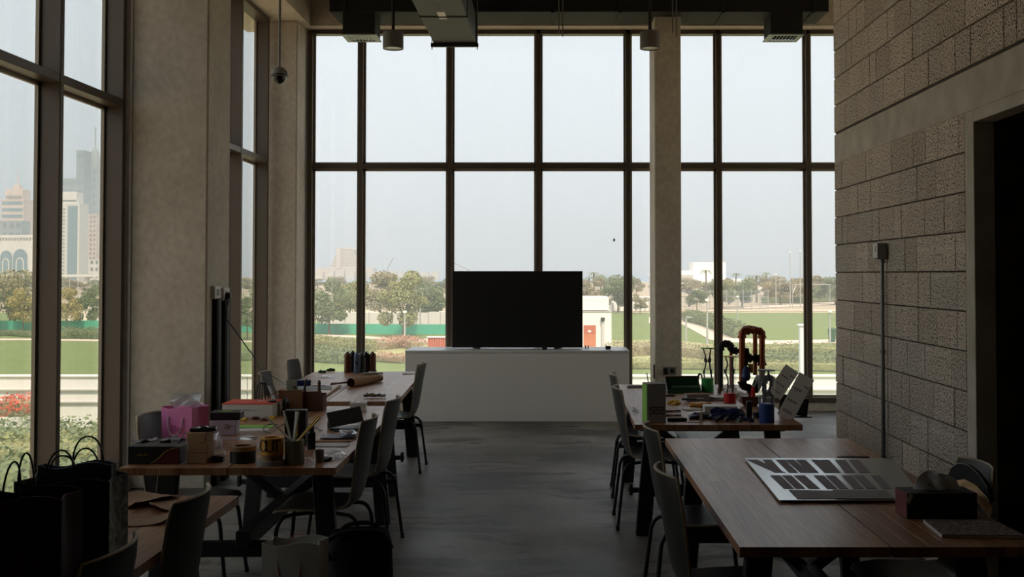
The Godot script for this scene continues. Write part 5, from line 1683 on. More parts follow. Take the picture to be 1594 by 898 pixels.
	part_box("body", t, Vector3(0.075, 0, 0), Vector3(0.05, 0.16, 0.06), M.black_plastic, 0.006)
	part_tube("lead", t, [Vector3(0.075, -0.08, 0), Vector3(0.075, -0.35, 0.0)], 0.006, M.black_plastic, 6)
	# sticker on the glass
	var gs := at_d(956, 373.5, DB - 0.02)
	t = thing("window_sticker", "small black spot stuck on the glass above the television", "sticker", gs)
	part_lathe("spot", t, [Vector2(0, 0), Vector2(0.013, 0), Vector2(0.013, 0.003), Vector2(0, 0.003)], M.black_plastic, Vector3.ZERO, 12, Basis(Vector3(1, 0, 0), Vector3(0, 0, 1), Vector3(0, -1.5, 0)))
	# conduit box on the block wall
	var q2 := at_x(1379, 391, XW)
	t = thing("conduit_box", "grey switch box with a vertical conduit on the block wall", "conduit", Vector3(XW - 0.004, 0, q2.z))
	part_box("box_body", t, Vector3(-0.028, q2.y, 0), Vector3(0.056, 0.10, 0.08), M.grey_plastic, 0.005)
	part_box("face_plate", t, Vector3(-0.06, q2.y + 0.003, 0), Vector3(0.008, 0.092, 0.086), M.white_plastic, 0.003)
	part_box("rocker", t, Vector3(-0.066, q2.y + 0.015, 0), Vector3(0.006, 0.035, 0.03), M.white_plastic, 0.002)
	part_tube("pipe", t, [Vector3(-0.02, 0.0, 0), Vector3(-0.02, q2.y - 0.04, 0)], 0.0125, M.galvanised, 10)
	for y in [0.5, 1.15, q2.y - 0.06]:
		part_lathe("saddle", t, [Vector2(0.012, -0.012), Vector2(0.017, -0.012), Vector2(0.017, 0.012), Vector2(0.012, 0.012)], M.galvanised, Vector3(-0.02, y, 0), 10)

# ---------- outside ----------
func leaf_mesh(seed_: int, n: int, blobs: Array, leaf: float) -> ArrayMesh:
	# loose leaves spread through blobs [centre, radii]; unit sized
	var r := RandomNumberGenerator.new()
	r.seed = seed_
	var vs := PackedVector3Array()
	var ns := PackedVector3Array()
	var cs := PackedColorArray()
	for i in n:
		var b: Array = blobs[r.randi() % blobs.size()]
		var d := Vector3(r.randfn(), r.randfn(), r.randfn()).normalized()
		var c: Vector3 = b[0] + d * b[1] * pow(r.randf(), 0.22)
		var ax := Vector3(r.randfn(), r.randfn() * 0.7, r.randfn()).normalized()
		var up := (d * 0.8 + Vector3(r.randfn(), r.randfn() + 0.4, r.randfn()) * 0.7).normalized()
		ax = (ax - up * ax.dot(up)).normalized()
		var bx := up.cross(ax)
		var l := leaf * r.randf_range(0.6, 1.4)
		var p := [c - ax * l, c + bx * l * 0.55, c + ax * l, c - bx * l * 0.55]
		var tone := r.randf_range(0.65, 1.25)
		var col := Color(tone * r.randf_range(0.92, 1.12), tone, tone * r.randf_range(0.8, 1.1))
		for k in [0, 1, 2, 0, 2, 3]:
			vs.append(p[k])
			ns.append(up)
			cs.append(col)
	var arr := []
	arr.resize(Mesh.ARRAY_MAX)
	arr[Mesh.ARRAY_VERTEX] = vs
	arr[Mesh.ARRAY_NORMAL] = ns
	arr[Mesh.ARRAY_COLOR] = cs
	var m := ArrayMesh.new()
	m.add_surface_from_arrays(Mesh.PRIMITIVE_TRIANGLES, arr)
	return m

var crowns := []
var shrub_mesh: ArrayMesh
var trunk_mesh: ArrayMesh
var frond_mesh: ArrayMesh

func make_plants() -> void:
	for v in 4:
		var r := RandomNumberGenerator.new()
		r.seed = 300 + v
		var blobs := []
		for k in 16:
			var a := r.randf() * TAU
			var rad := r.randf_range(0.08, 0.36)
			blobs.append([Vector3(cos(a) * rad, r.randf_range(0.24, 0.88), sin(a) * rad), Vector3(1, 0.75, 1) * r.randf_range(0.10, 0.19)])
		blobs.append([Vector3(0, 0.52, 0), Vector3(0.32, 0.32, 0.32)])
		crowns.append(leaf_mesh(400 + v, 6500, blobs, 0.021))
	shrub_mesh = leaf_mesh(500, 1500, [[Vector3(0, 0.4, 0), Vector3(0.48, 0.5, 0.48)], [Vector3(0.15, 0.5, 0.1), Vector3(0.3, 0.45, 0.3)], [Vector3(-0.2, 0.35, -0.1), Vector3(0.28, 0.4, 0.3)]], 0.06)
	var st := mb()
	tube(st, [Vector3(0, 0, 0), Vector3(0.006, 0.25, 0), Vector3(-0.01, 0.5, 0.01)], [0.022, 0.016, 0.010], 8)
	for k in 4:
		var a := k * 1.7
		tube(st, [Vector3(0.004, 0.22 + 0.04 * k, 0), Vector3(cos(a) * 0.16, 0.5 + 0.05 * k, sin(a) * 0.16)], [0.010, 0.004], 6)
	st.generate_normals()
	trunk_mesh = st.commit()
	st = mb()
	grid(st, func(u: float, v: float) -> Vector3:
		var w := 0.16 * sin(PI * clampf(0.08 + u * 0.92, 0, 1))
		return Vector3(u * 1.0, 0.35 * u - 0.75 * u * u, (v - 0.5) * w * (1.0 + 0.4 * sin(u * 60))), 14, 2, 0.006)
	st.generate_normals()
	frond_mesh = st.commit()

func tree(x: float, base: float, top: float, wpx: float, v: int, leaf: int, label: String, group := "trees in the park") -> void:
	var p := gp(x, base)
	var h := (base - top) * -p.z / F
	var w := wpx * -p.z / F
	var t := thing("garden_tree", label, "tree", p, fmod(x * 1.3, TAU), group)
	var a := obj("trunk", trunk_mesh, M.bark, t)
	a.scale = Vector3(w, h, w)
	var c := obj("crown", crowns[v % 4], M["leaf_%d" % leaf], t)
	c.scale = Vector3(w, h, w) * 1.08
	c.set_meta("kind", "stuff")

func palm(x: float, base: float, top: float, label: String) -> void:
	var p := gp(x, base)
	var k := -p.z / F
	var h := (base - top) * k
	var t := thing("garden_palm_tree", label, "palm", p, x, "palms in the park")
	part_tube("trunk", t, [Vector3.ZERO, Vector3(0.1, h * 0.5, 0), Vector3(0, h * 0.9, 0)], [0.24, 0.18, 0.16], M.bark, 8)
	for f in 13:
		var o := obj("frond", frond_mesh, M.leaf_2, t, Vector3(0, h * 0.9, 0))
		o.rotation = Vector3(0, TAU * f / 13.0, 0.25 if f % 2 else -0.15)
		o.scale = Vector3.ONE * h * 0.24

func hedge(pts: Array, w: float, h: float, leaf: int, label: String, name_ := "garden_hedge", seed_ := 1) -> void:
	# clipped row along ground points: a dark core and a coat of leaves
	var t := thing(name_, label, "hedge", pts[0])
	var r := RandomNumberGenerator.new()
	r.seed = seed_ + int(h * 100)
	var core := mb()
	var vs := []
	for i in pts.size() - 1:
		bar(core, pts[i] - pts[0] + Vector3(0, h * 0.33, 0), pts[i + 1] - pts[0] + Vector3(0, h * 0.33, 0), w * 0.6, h * 0.66, 0.05)
	obj("branches", core, M["leaf_%d" % maxi(leaf, 0)] if leaf >= 0 else M.leaf_3, t)
	var blobs := []
	for i in pts.size() - 1:
		var n := maxi(2, int((pts[i + 1] - pts[i]).length() / (w * 0.7)))
		for k in n:
			var c: Vector3 = pts[i].lerp(pts[i + 1], (k + 0.5) / n) - pts[0]
			blobs.append([c + Vector3(0, h * r.randf_range(0.42, 0.56), 0), Vector3(w * 0.62, h * r.randf_range(0.48, 0.6), w * 0.62)])
	var f := obj("foliage", leaf_mesh(seed_, mini(16000, blobs.size() * 520), blobs, clampf(minf(w, h) * 0.07, 0.05, 0.10)), M["leaf_%d" % leaf] if leaf >= 0 else (M.shrub_pink if leaf == -1 else M.flower_red), t)
	f.set_meta("kind", "stuff")

func lamp_post(x: float, base: float, top: float, label: String, arm := 0.0) -> void:
	var p := gp(x, base)
	var k := -p.z / F
	var h := (base - top) * k
	var t := thing("street_lamp_post", label, "lamp post", p, 0, "lamp posts in the park")
	part_tube("pole", t, [Vector3.ZERO, Vector3(0, h, 0)], [0.10, 0.07], M.post_grey, 8)
	if arm > 0:
		part_box("lamp_head", t, Vector3(arm / 2, h, 0), Vector3(arm, 0.12, 0.25), M.post_grey, 0.03)
	else:
		part_lathe("lamp_head", t, [Vector2(0.07, h), Vector2(0.2, h + 0.08), Vector2(0.2, h + 0.22), Vector2(0, h + 0.28)], M.white_wall, Vector3.ZERO, 10)

func ground_part(g: Node3D, called: String, pix: Array, lift: float, m: Material) -> void:
	var pts := []
	for q in pix:
		pts.append(gp(q[0], q[1]))
	var st := mb()
	slab(st, pts, GROUND + lift, 0.05)
	obj(called, st, m, g)

func outside() -> void:
	make_plants()
	var st: SurfaceTool
	var t: Node3D
	var g := struct_("garden_ground", "park ground with lawns, paths and sandy beds beyond the windows", "ground")
	st = mb()
	slab(st, [Vector3(-1600, 0, 40), Vector3(900, 0, 40), Vector3(900, 0, -900), Vector3(-300, 0, -900), Vector3(-300, 0, -2800), Vector3(-1600, 0, -2800)], GROUND - 0.06, 2.0)
	obj("earth", st, M.soil, g)
	st = mb()
	slab(st, [Vector3(-300, 0, -900), Vector3(3000, 0, -900), Vector3(3000, 0, -8000), Vector3(-6000, 0, -8000), Vector3(-6000, 0, -2800), Vector3(-300, 0, -2800)], GROUND - 1.2, 1.0)
	obj("sea", st, M.sea, g)
	# grass of the whole park, then what lies on it
	st = mb()
	slab(st, [Vector3(-90, 0, -28), Vector3(110, 0, -28), Vector3(150, 0, -170), Vector3(-160, 0, -170)], GROUND - 0.02, 0.04)
	obj("lawn", st, M.grass, g)
	ground_part(g, "path", [[-400, 529.5], [40, 529.5], [155, 531.5], [440, 533], [440, 531.5], [155, 529], [40, 527.5], [-400, 527]], 0.04, M.path_pink)
	ground_part(g, "path", [[490, 523], [560, 526], [620, 532], [720, 532], [720, 528], [620, 527], [560, 523], [490, 521]], 0.04, M.path_pink)
	ground_part(g, "dry_bed", [[575, 556], [640, 568], [715, 566], [715, 534], [640, 533], [590, 540]], 0.03, M.grass_dry)
	ground_part(g, "dry_bed", [[940, 562], [1110, 562], [1110, 536], [1040, 529], [945, 530]], 0.03, M.grass_dry)
	ground_part(g, "path", [[1010, 494], [1062, 494], [1082, 498], [1110, 512], [1150, 526], [1200, 530.5], [1290, 529], [1400, 526], [1400, 531], [1290, 534], [1200, 536], [1140, 533], [1105, 529], [1062, 505], [1010, 503]], 0.04, M.path_pink)
	ground_part(g, "path", [[1085, 484.6], [1200, 483.6], [1500, 484.6], [1500, 482.8], [1200, 482], [1085, 483.2]], 0.04, M.sand)
	ground_part(g, "path", [[1158, 480], [1240, 477], [1320, 473], [1500, 470], [1500, 467], [1320, 470], [1240, 474], [1158, 477]], 0.04, M.path_pink)
	ground_part(g, "sand_slope", [[60, 505], [200, 505], [260, 470], [60, 470]], 0.03, M.sand)
	ground_part(g, "sand_slope", [[480, 500], [720, 500], [720, 484], [480, 484]], 0.03, M.sand)
	# white boundary wall close to the building
	var zt := -40.0
	var topy := at_d(600, 585.5, 40.0).y
	t = thing("garden_wall", "long white boundary wall below the windows", "wall", Vector3(0, GROUND, zt))
	for k in 26:
		part_box("wall_panel", t, Vector3(-30 + k * 2.5, (topy - GROUND) / 2, 0), Vector3(2.47, topy - GROUND, 0.25), M.white_wall, 0.01)
	part_box("coping", t, Vector3(1.25, topy - GROUND + 0.02, 0.02), Vector3(65, 0.07, 0.36), M.white_wall, 0.01)
	for y in [0.5, 0.95]:
		part_box("ledge", t, Vector3(1.25, topy - GROUND - y, 0.16), Vector3(65, 0.05, 0.12), M.wall_line)
	t = thing("street_rail_planter", "red slatted planter box behind the far end of the console", "planter", gp(682, 543))
	var kk := -gp(682, 543).z / F
	for k in 9:
		part_box("slat", t, Vector3((k - 4) * 3.6 * kk, 9 * kk, 0), Vector3(3.2 * kk, 18 * kk, 0.4), M.rust_red, 0.02)
	part_box("rim", t, Vector3(0, 18.6 * kk, 0), Vector3(34 * kk, 1.6 * kk, 0.6), M.white_wall)
	# hoardings
	var a := gp(-260, 514)
	var b := gp(160, 513)
	var c := gp(490, 519)
	var d := gp(790, 521)
	t = thing("street_hoarding", "long bright green site hoarding across the park", "hoarding", Vector3.ZERO)
	var seg := [a, b, c, d]
	for i in 3:
		var n := int((seg[i + 1] - seg[i]).length() / 2.6)
		for k in n:
			var p0: Vector3 = seg[i].lerp(seg[i + 1], float(k) / n)
			var p1: Vector3 = seg[i].lerp(seg[i + 1], float(k + 1) / n)
			st = mb()
			bar(st, p0 + Vector3(0, 0.5, 0), p1 + Vector3(0, 0.5, 0), 0.06, 1.0, 0.0)
			obj("panel", st, M.hoarding_green, t)
	part_box("notice_board", t, gp(594, 518) + Vector3(0, 0.65, 0.1), Vector3(0.45, 0.5, 0.04), M.white_wall)
	t = thing("street_hoarding", "pale panelled hoarding behind the green one", "hoarding", Vector3.ZERO)
	a = gp(500, 512)
	b = gp(760, 512)
	for k in 14:
		var p0 := a.lerp(b, k / 14.0)
		var p1 := a.lerp(b, (k + 1) / 14.0)
		var hh := 1.9 if k < 9 else 2.0
		st = mb()
		bar(st, p0 + Vector3(0, hh / 2 - 0.1, 0), p1 + Vector3(-0.03, hh / 2 - 0.1, 0), 0.06, hh, 0.0)
		obj("panel", st, M.hoarding_white, t)
		part_box("post", t, p0 + Vector3(0, 0.9, 0.08), Vector3(0.08, 1.9, 0.06), M.hoarding_post)
	# pavilion
	var pv := gp(930, 549)
	var ps := -pv.z / F
	t = thing("garden_pavilion", "small white flat-roofed pavilion with an orange door", "pavilion", Vector3(0, GROUND, 0))
	var x0 := at_d(800, 500, -pv.z).x
	var x1 := at_d(952, 500, -pv.z).x
	var yl := at_d(930, 485, -pv.z).y - GROUND
	var yu := at_d(930, 463, -pv.z).y - GROUND
	var dx := at_d(908, 500, -pv.z).x
	part_box("wall", t, Vector3((x0 + x1) / 2, yl / 2, pv.z - 3), Vector3(x1 - x0, yl, 6), M.white_wall)
	part_box("parapet", t, Vector3((x0 + x1) / 2 - 0.1, (yl + yu) / 2 + 0.05, pv.z - 3.1), Vector3(x1 - x0 - 0.2, yu - yl - 0.1, 5.8), M.white_wall)
	part_box("ledge", t, Vector3((x0 + x1) / 2, yl, pv.z - 3), Vector3(x1 - x0 + 0.1, 0.08, 6.1), M.wall_line)
	var dh: float = at_d(918, 506, -pv.z).y - GROUND
	var door := part_box("door", t, Vector3(dx + 10 * ps, dh / 2, pv.z + 0.02), Vector3(19 * ps, dh, 0.06), M.door_orange)
	var pl := part_box("notice_plate", door, Vector3(dx + 9.5 * ps, dh * 0.78, pv.z + 0.06), Vector3(5 * ps, 3 * ps, 0.02), M.white_wall)
	pl.set_meta("label", "small white plate")
	part_box("door_top", door, Vector3(dx + 10 * ps, dh * 0.84, pv.z + 0.055), Vector3(18 * ps, dh * 0.3, 0.02), M.rust_red)
	part_tube("rain_pipe", t, [Vector3(dx + 30 * ps, yl * 0.8, pv.z + 0.1), Vector3(dx + 30 * ps, 0, pv.z + 0.1)], 0.12, M.hoarding_white, 8)
	part_lathe("wall_lamp", t, [Vector2(0, -0.2), Vector2(0.16, -0.15), Vector2(0.16, 0.1), Vector2(0, 0.15)], M.iron, Vector3(dx + 30 * ps, yl * 0.82, pv.z + 0.18), 10)
	# low white buildings
	for q in [[985, 1016, 462, 484, "low white building with vertical ribs behind the lawn"], [925, 972, 470, 484, "low white wall behind the pavilion lawn"]]:
		var bp := gp(q[0], q[3])
		var bq := gp(q[1], q[3])
		var k2 := -bp.z / F
		t = thing("garden_outbuilding", q[4], "building", Vector3((bp.x + bq.x) / 2, GROUND, bp.z))
		var hh: float = (q[3] - q[2]) * k2 if q[2] < 465 else 1.4
		part_box("wall", t, Vector3(0, hh / 2, -2), Vector3(bq.x - bp.x, hh, 4), M.white_wall)
		for k in 4:
			part_box("rib", t, Vector3((k - 1.5) * (bq.x - bp.x) / 4.4, hh / 2, 0.05), Vector3(0.25, hh * 0.92, 0.16), M.wall_line)
	# trees
	for q in [
		[512, 521, 437, 76, 0, 2, "multi-stemmed olive-green tree before the green hoarding, by the corner column"],
		[545, 508, 436, 70, 1, 1, "yellowish bushy tree behind the pale hoarding"],
		[592, 503, 428, 80, 2, 3, "brownish broad tree behind the pale hoarding"],
		[628, 524, 426, 80, 3, 1, "tall bushy tree standing before the green hoarding"],
		[668, 506, 434, 70, 0, 2, "dark green round tree behind the pale hoarding"],
		[712, 500, 440, 60, 1, 3, "brownish tree half hidden by the television"],
		[915, 480, 438, 56, 2, 3, "brownish tree behind the white pavilion"],
		[962, 486, 430, 70, 3, 2, "broad grey-green tree beside the white pavilion"],
		[996, 488, 458, 30, 0, 3, "small tree before the ribbed white building"],
		[1085, 484, 450, 44, 1, 2, "round tree before the stepped white building"],
		[1125, 480, 440, 50, 2, 1, "tree behind the mesh fence"],
		[1155, 478, 438, 56, 3, 2, "green tree at the end of the mesh fence"],
		[1215, 474, 432, 70, 0, 3, "brownish tree beyond the far lawn"],
		[1260, 472, 428, 80, 1, 3, "wide brownish tree beyond the far lawn path"],
		[1300, 474, 434, 70, 2, 2, "tree beyond the lawn, cut by the block wall edge"],
		[15, 512, 424, 90, 3, 3, "brownish wide tree behind the far lawn hoarding"],
		[36, 515, 452, 54, 0, 4, "yellow-flowered tree before the arched white building"],
		[-20, 516, 450, 60, 1, 2, "grey-green tree at the edge of the side window"],
		[104, 514, 452, 44, 2, 4, "yellowish tree below the slender white tower"],
		[140, 512, 446, 46, 3, 2, "dark green tree beside the sandy slope"],
		[385, 528, 446, 60, 0, 2, "green tree seen in the narrow side window"],
		[420, 512, 450, 50, 1, 1, "yellow-green tree hidden by the corner column"],
	]:
		tree(q[0], q[1], q[2], q[3], q[4], q[5], q[6])
	# far belt of trees, alike
	var r := RandomNumberGenerator.new()
	r.seed = 77
	for k in 44:
		var x := -120.0 + k * 34 + r.randf_range(-12, 12)
		tree(x, r.randf_range(459, 463) if x > 990 and x < 1210 else r.randf_range(448, 456), r.randf_range(430, 437), r.randf_range(34, 60), k, [2, 3, 1, 3][k % 4], "small hazy tree in the far belt behind the park", "far belt of trees")
	for q in [[917, 474, 428, "palm standing highest behind the pavilion, first of four"], [924, 470, 420, "tallest palm behind the pavilion"], [935, 476, 424, "palm with a leaning head behind the pavilion"], [940, 468, 428, "short palm behind the pavilion"], [1099, 470, 416, "palm before the stepped white building"], [1146, 466, 422, "palm beside the stepped white building"], [1166, 466, 426, "short palm in the far garden"], [1178, 471, 425, "round-headed palm in the far garden"], [1192, 466, 421, "tall palm at the end of the far garden row"], [1073, 478, 440, "palm in front of the mesh fence"], [1135, 474, 438, "low palm behind the mesh fence"]]:
		palm(q[0], q[1], q[2], q[3])
	# hedges and beds
	hedge([gp(490, 540), gp(530, 545), gp(582, 548)], 1.2, 1.0, 1, "clipped green hedge by the spray bottles' window", "garden_hedge", 601)
	hedge([gp(490, 562), gp(530, 565), gp(570, 566)], 1.3, 1.1, 2, "dark low hedge above the bottle table", "garden_hedge", 602)
	hedge([gp(590, 545), gp(630, 540), gp(650, 545)], 1.6, 1.0, -1, "pinkish dry shrubs beside the red planter", "garden_shrubs", 603)
	hedge([gp(590, 562), gp(650, 566), gp(720, 564)], 1.2, 0.7, -1, "pale pink flower bed before the console", "garden_flower_bed", 604)
	hedge([gp(950, 556), gp(1010, 552), gp(1060, 554), gp(1115, 560)], 2.2, 1.1, 3, "dry brown grasses beside the slim column", "garden_grasses", 605)
	hedge([gp(1070, 500), gp(1100, 507), gp(1130, 518), gp(1152, 527)], 1.7, 1.5, 2, "dark clipped hedge along the curved pink path", "garden_hedge", 606)
	hedge([gp(1020, 492), gp(1060, 492), gp(1090, 493)], 1.8, 0.9, 3, "brownish hedge at the start of the curved path", "garden_hedge", 607)
	hedge([gp(1150, 556), gp(1220, 553), gp(1330, 556)], 1.6, 1.0, 1, "light green hedge behind the copper pipe model", "garden_hedge", 608)
	hedge([gp(1190, 567), gp(1260, 570), gp(1330, 568)], 1.3, 1.0, 2, "dark green hedge right behind the printed cards", "garden_hedge", 609)
	hedge([gp(960, 573), gp(1110, 574), gp(1330, 578)], 1.4, 0.7, 1, "low green ground cover along the white boundary wall", "garden_hedge", 610)
	hedge([gp(-60, 524), gp(20, 522), gp(50, 525)], 1.0, 0.6, 2, "thin dark hedge curving over the far lawn", "garden_hedge", 611)
	hedge([gp(92, 527), gp(120, 526), gp(200, 528)], 1.5, 1.1, 2, "shrubs with white blossom along the lawn path", "garden_shrubs", 612)
	hedge([gp(1190, 472), gp(1260, 470), gp(1330, 468)], 3.0, 1.8, 2, "long green hedge at the back of the far lawn", "garden_hedge", 613)
	hedge([gp(360, 560), gp(440, 560)], 1.5, 0.8, 2, "low green hedge outside the narrow side window", "garden_hedge", 614)
	# planting bank between the building and the boundary wall
	for q in [[36.2, 2, "leafy green planting bank against the boundary wall"], [32.6, 1, "yellow-green planting bank in the middle of the bed"], [29.0, 2, "low leafy planting bank closest to the building"]]:
		var p0 := at_d(-90, 700, q[0]) * Vector3(1, 0, 1) + Vector3(0, GROUND, 0)
		var p1 := at_d(250, 700, q[0]) * Vector3(1, 0, 1) + Vector3(0, GROUND, 0)
		hedge([p0, p0.lerp(p1, 0.5), p1], 2.5, 1.2 + (38.0 - q[0]) * 0.02, q[1], q[2], "garden_planting", 620 + int(q[0]))
	hedge([at_d(0, 720, 38.6) * Vector3(1, 0, 1) + Vector3(0, GROUND + 1.0, 0), at_d(50, 720, 38.6) * Vector3(1, 0, 1) + Vector3(0, GROUND + 1.0, 0)], 1.4, 0.8, -2, "bright orange-red flowering bush by the boundary wall", "garden_flower_bush", 640)
	# lamp posts, goal, fence
	for q in [[630, 527, 488, "slim post before the green hoarding", 0.0], [648, 516, 470, "pair post behind the pale hoarding, shorter", 0.0], [654, 515, 468, "pair post behind the pale hoarding, taller", 0.0], [1068, 532, 494, "lamp post at the curved path with a double head", 0.5], [1148, 502, 464, "slim lamp post on the far lawn", 0.0], [1101, 536, 470, "tall grey lamp post beside the window mullion", 0.0], [1230, 478, 394, "tallest mast beyond the far lawn", 0.0], [1208, 476, 428, "mast beyond the hedge", 0.0], [1246, 478, 392, "second tall mast beyond the far lawn", 0.0], [1292, 540, 488, "post with a green bin by the block wall edge", 0.0], [108, 470, 432, "street lamp on the far road, first", 0.8], [121, 470, 432, "street lamp on the far road, second", 0.8], [1011, 470, 430, "thin mast beside the slim column", 0.0]]:
		lamp_post(q[0], q[1], q[2], q[3], q[4])
	t = thing("street_bin", "green bin on the lawn by the block wall edge", "bin", gp(1295, 533))
	part_lathe("bin", t, [Vector2(0, 0), Vector2(0.3, 0), Vector2(0.36, 1.1), Vector2(0, 1.1)], M.green_dark, Vector3.ZERO, 12)
	part_lathe("lid", t, [Vector2(0.38, 1.1), Vector2(0.38, 1.18), Vector2(0.2, 1.3), Vector2(0, 1.32)], M.green_dark, Vector3.ZERO, 12)
	t = thing("street_wall_post", "white square post standing before the hedges", "post", at_d(1250, 600, 44.0) * Vector3(1, 0, 1) + Vector3(0, GROUND, 0))
	var ph := at_d(1250, 506, 44.0).y - GROUND
	part_box("post", t, Vector3(0, ph / 2, 0), Vector3(0.28, ph, 0.28), M.white_wall, 0.02)
	part_box("cap", t, Vector3(0, ph, 0), Vector3(0.4, 0.08, 0.4), M.white_wall, 0.02)
	t = thing("garden_mesh_fence", "blue-grey mesh sports fence behind the hedge", "fence", Vector3.ZERO)
	for k in 13:
		var p0 := gp(1040 + k * 13, 481)
		part_tube("post", t, [p0, p0 + Vector3(0, 3.4, 0)], 0.06, M.post_grey, 6)
		if k < 12:
			var p1 := gp(1053 + k * 13, 481)
			var f := mb()
			for w in 6:
				bar(f, p0.lerp(p1, (w + 0.5) / 6.0) , p0.lerp(p1, (w + 0.5) / 6.0) + Vector3(0, 3.2, 0), 0.05, 0.02)
			for y in 4:
				bar(f, p0 + Vector3(0, 0.4 + y * 0.9, 0), p1 + Vector3(0, 0.4 + y * 0.9, 0), 0.02, 0.06)
			obj("mesh_panel", f, M.mesh_fence, t)
	t = thing("garden_goal_frame", "wide white goal-like frame beyond the far lawn", "frame", Vector3.ZERO)
	var g0 := gp(1234, 479)
	var g1 := gp(1292, 479)
	for p0 in [g0, g1]:
		part_tube("post", t, [p0, p0 + Vector3(0, 4.2, 0)], 0.06, M.post_grey, 8)
	part_tube("crossbar", t, [g0 + Vector3(0, 4.2, 0), g1 + Vector3(0, 4.2, 0)], 0.07, M.post_grey, 8)
	part_tube("brace", t, [g0 + Vector3(0, 2.6, 0), g0.lerp(g1, 0.1) + Vector3(0, 4.2, 0)], 0.06, M.white_wall, 6)
	skyline()

func tower(label: String, xa: float, xb: float, top: float, d: float, dep: float, m: Material, cols: int, rows: int, wm: Material, frac := 0.5, group := "") -> Node3D:
	var p0 := at_d(xa, top, d)
	var p1 := at_d(xb, top, d)
	var t := thing("street_tower_block", label, "building", Vector3((p0.x + p1.x) / 2, GROUND, -d), 0, group)
	var w := p1.x - p0.x
	var h := p0.y - GROUND
	part_box("wall", t, Vector3(0, h / 2, -dep / 2), Vector3(w, h, dep), m)
	part_box("roof_parapet", t, Vector3(0, h + h * 0.008, -dep / 2), Vector3(w * 1.02, h * 0.016, dep * 1.02), m)
	if rows > 0:
		for c in cols:
			for q in rows:
				part_box("window", t, Vector3((c + 0.5 - cols / 2.0) * w / cols, (q + 0.6) * h / rows, 0.1), Vector3(w / cols * frac, h / rows * 0.5, 0.4), wm)
	return t

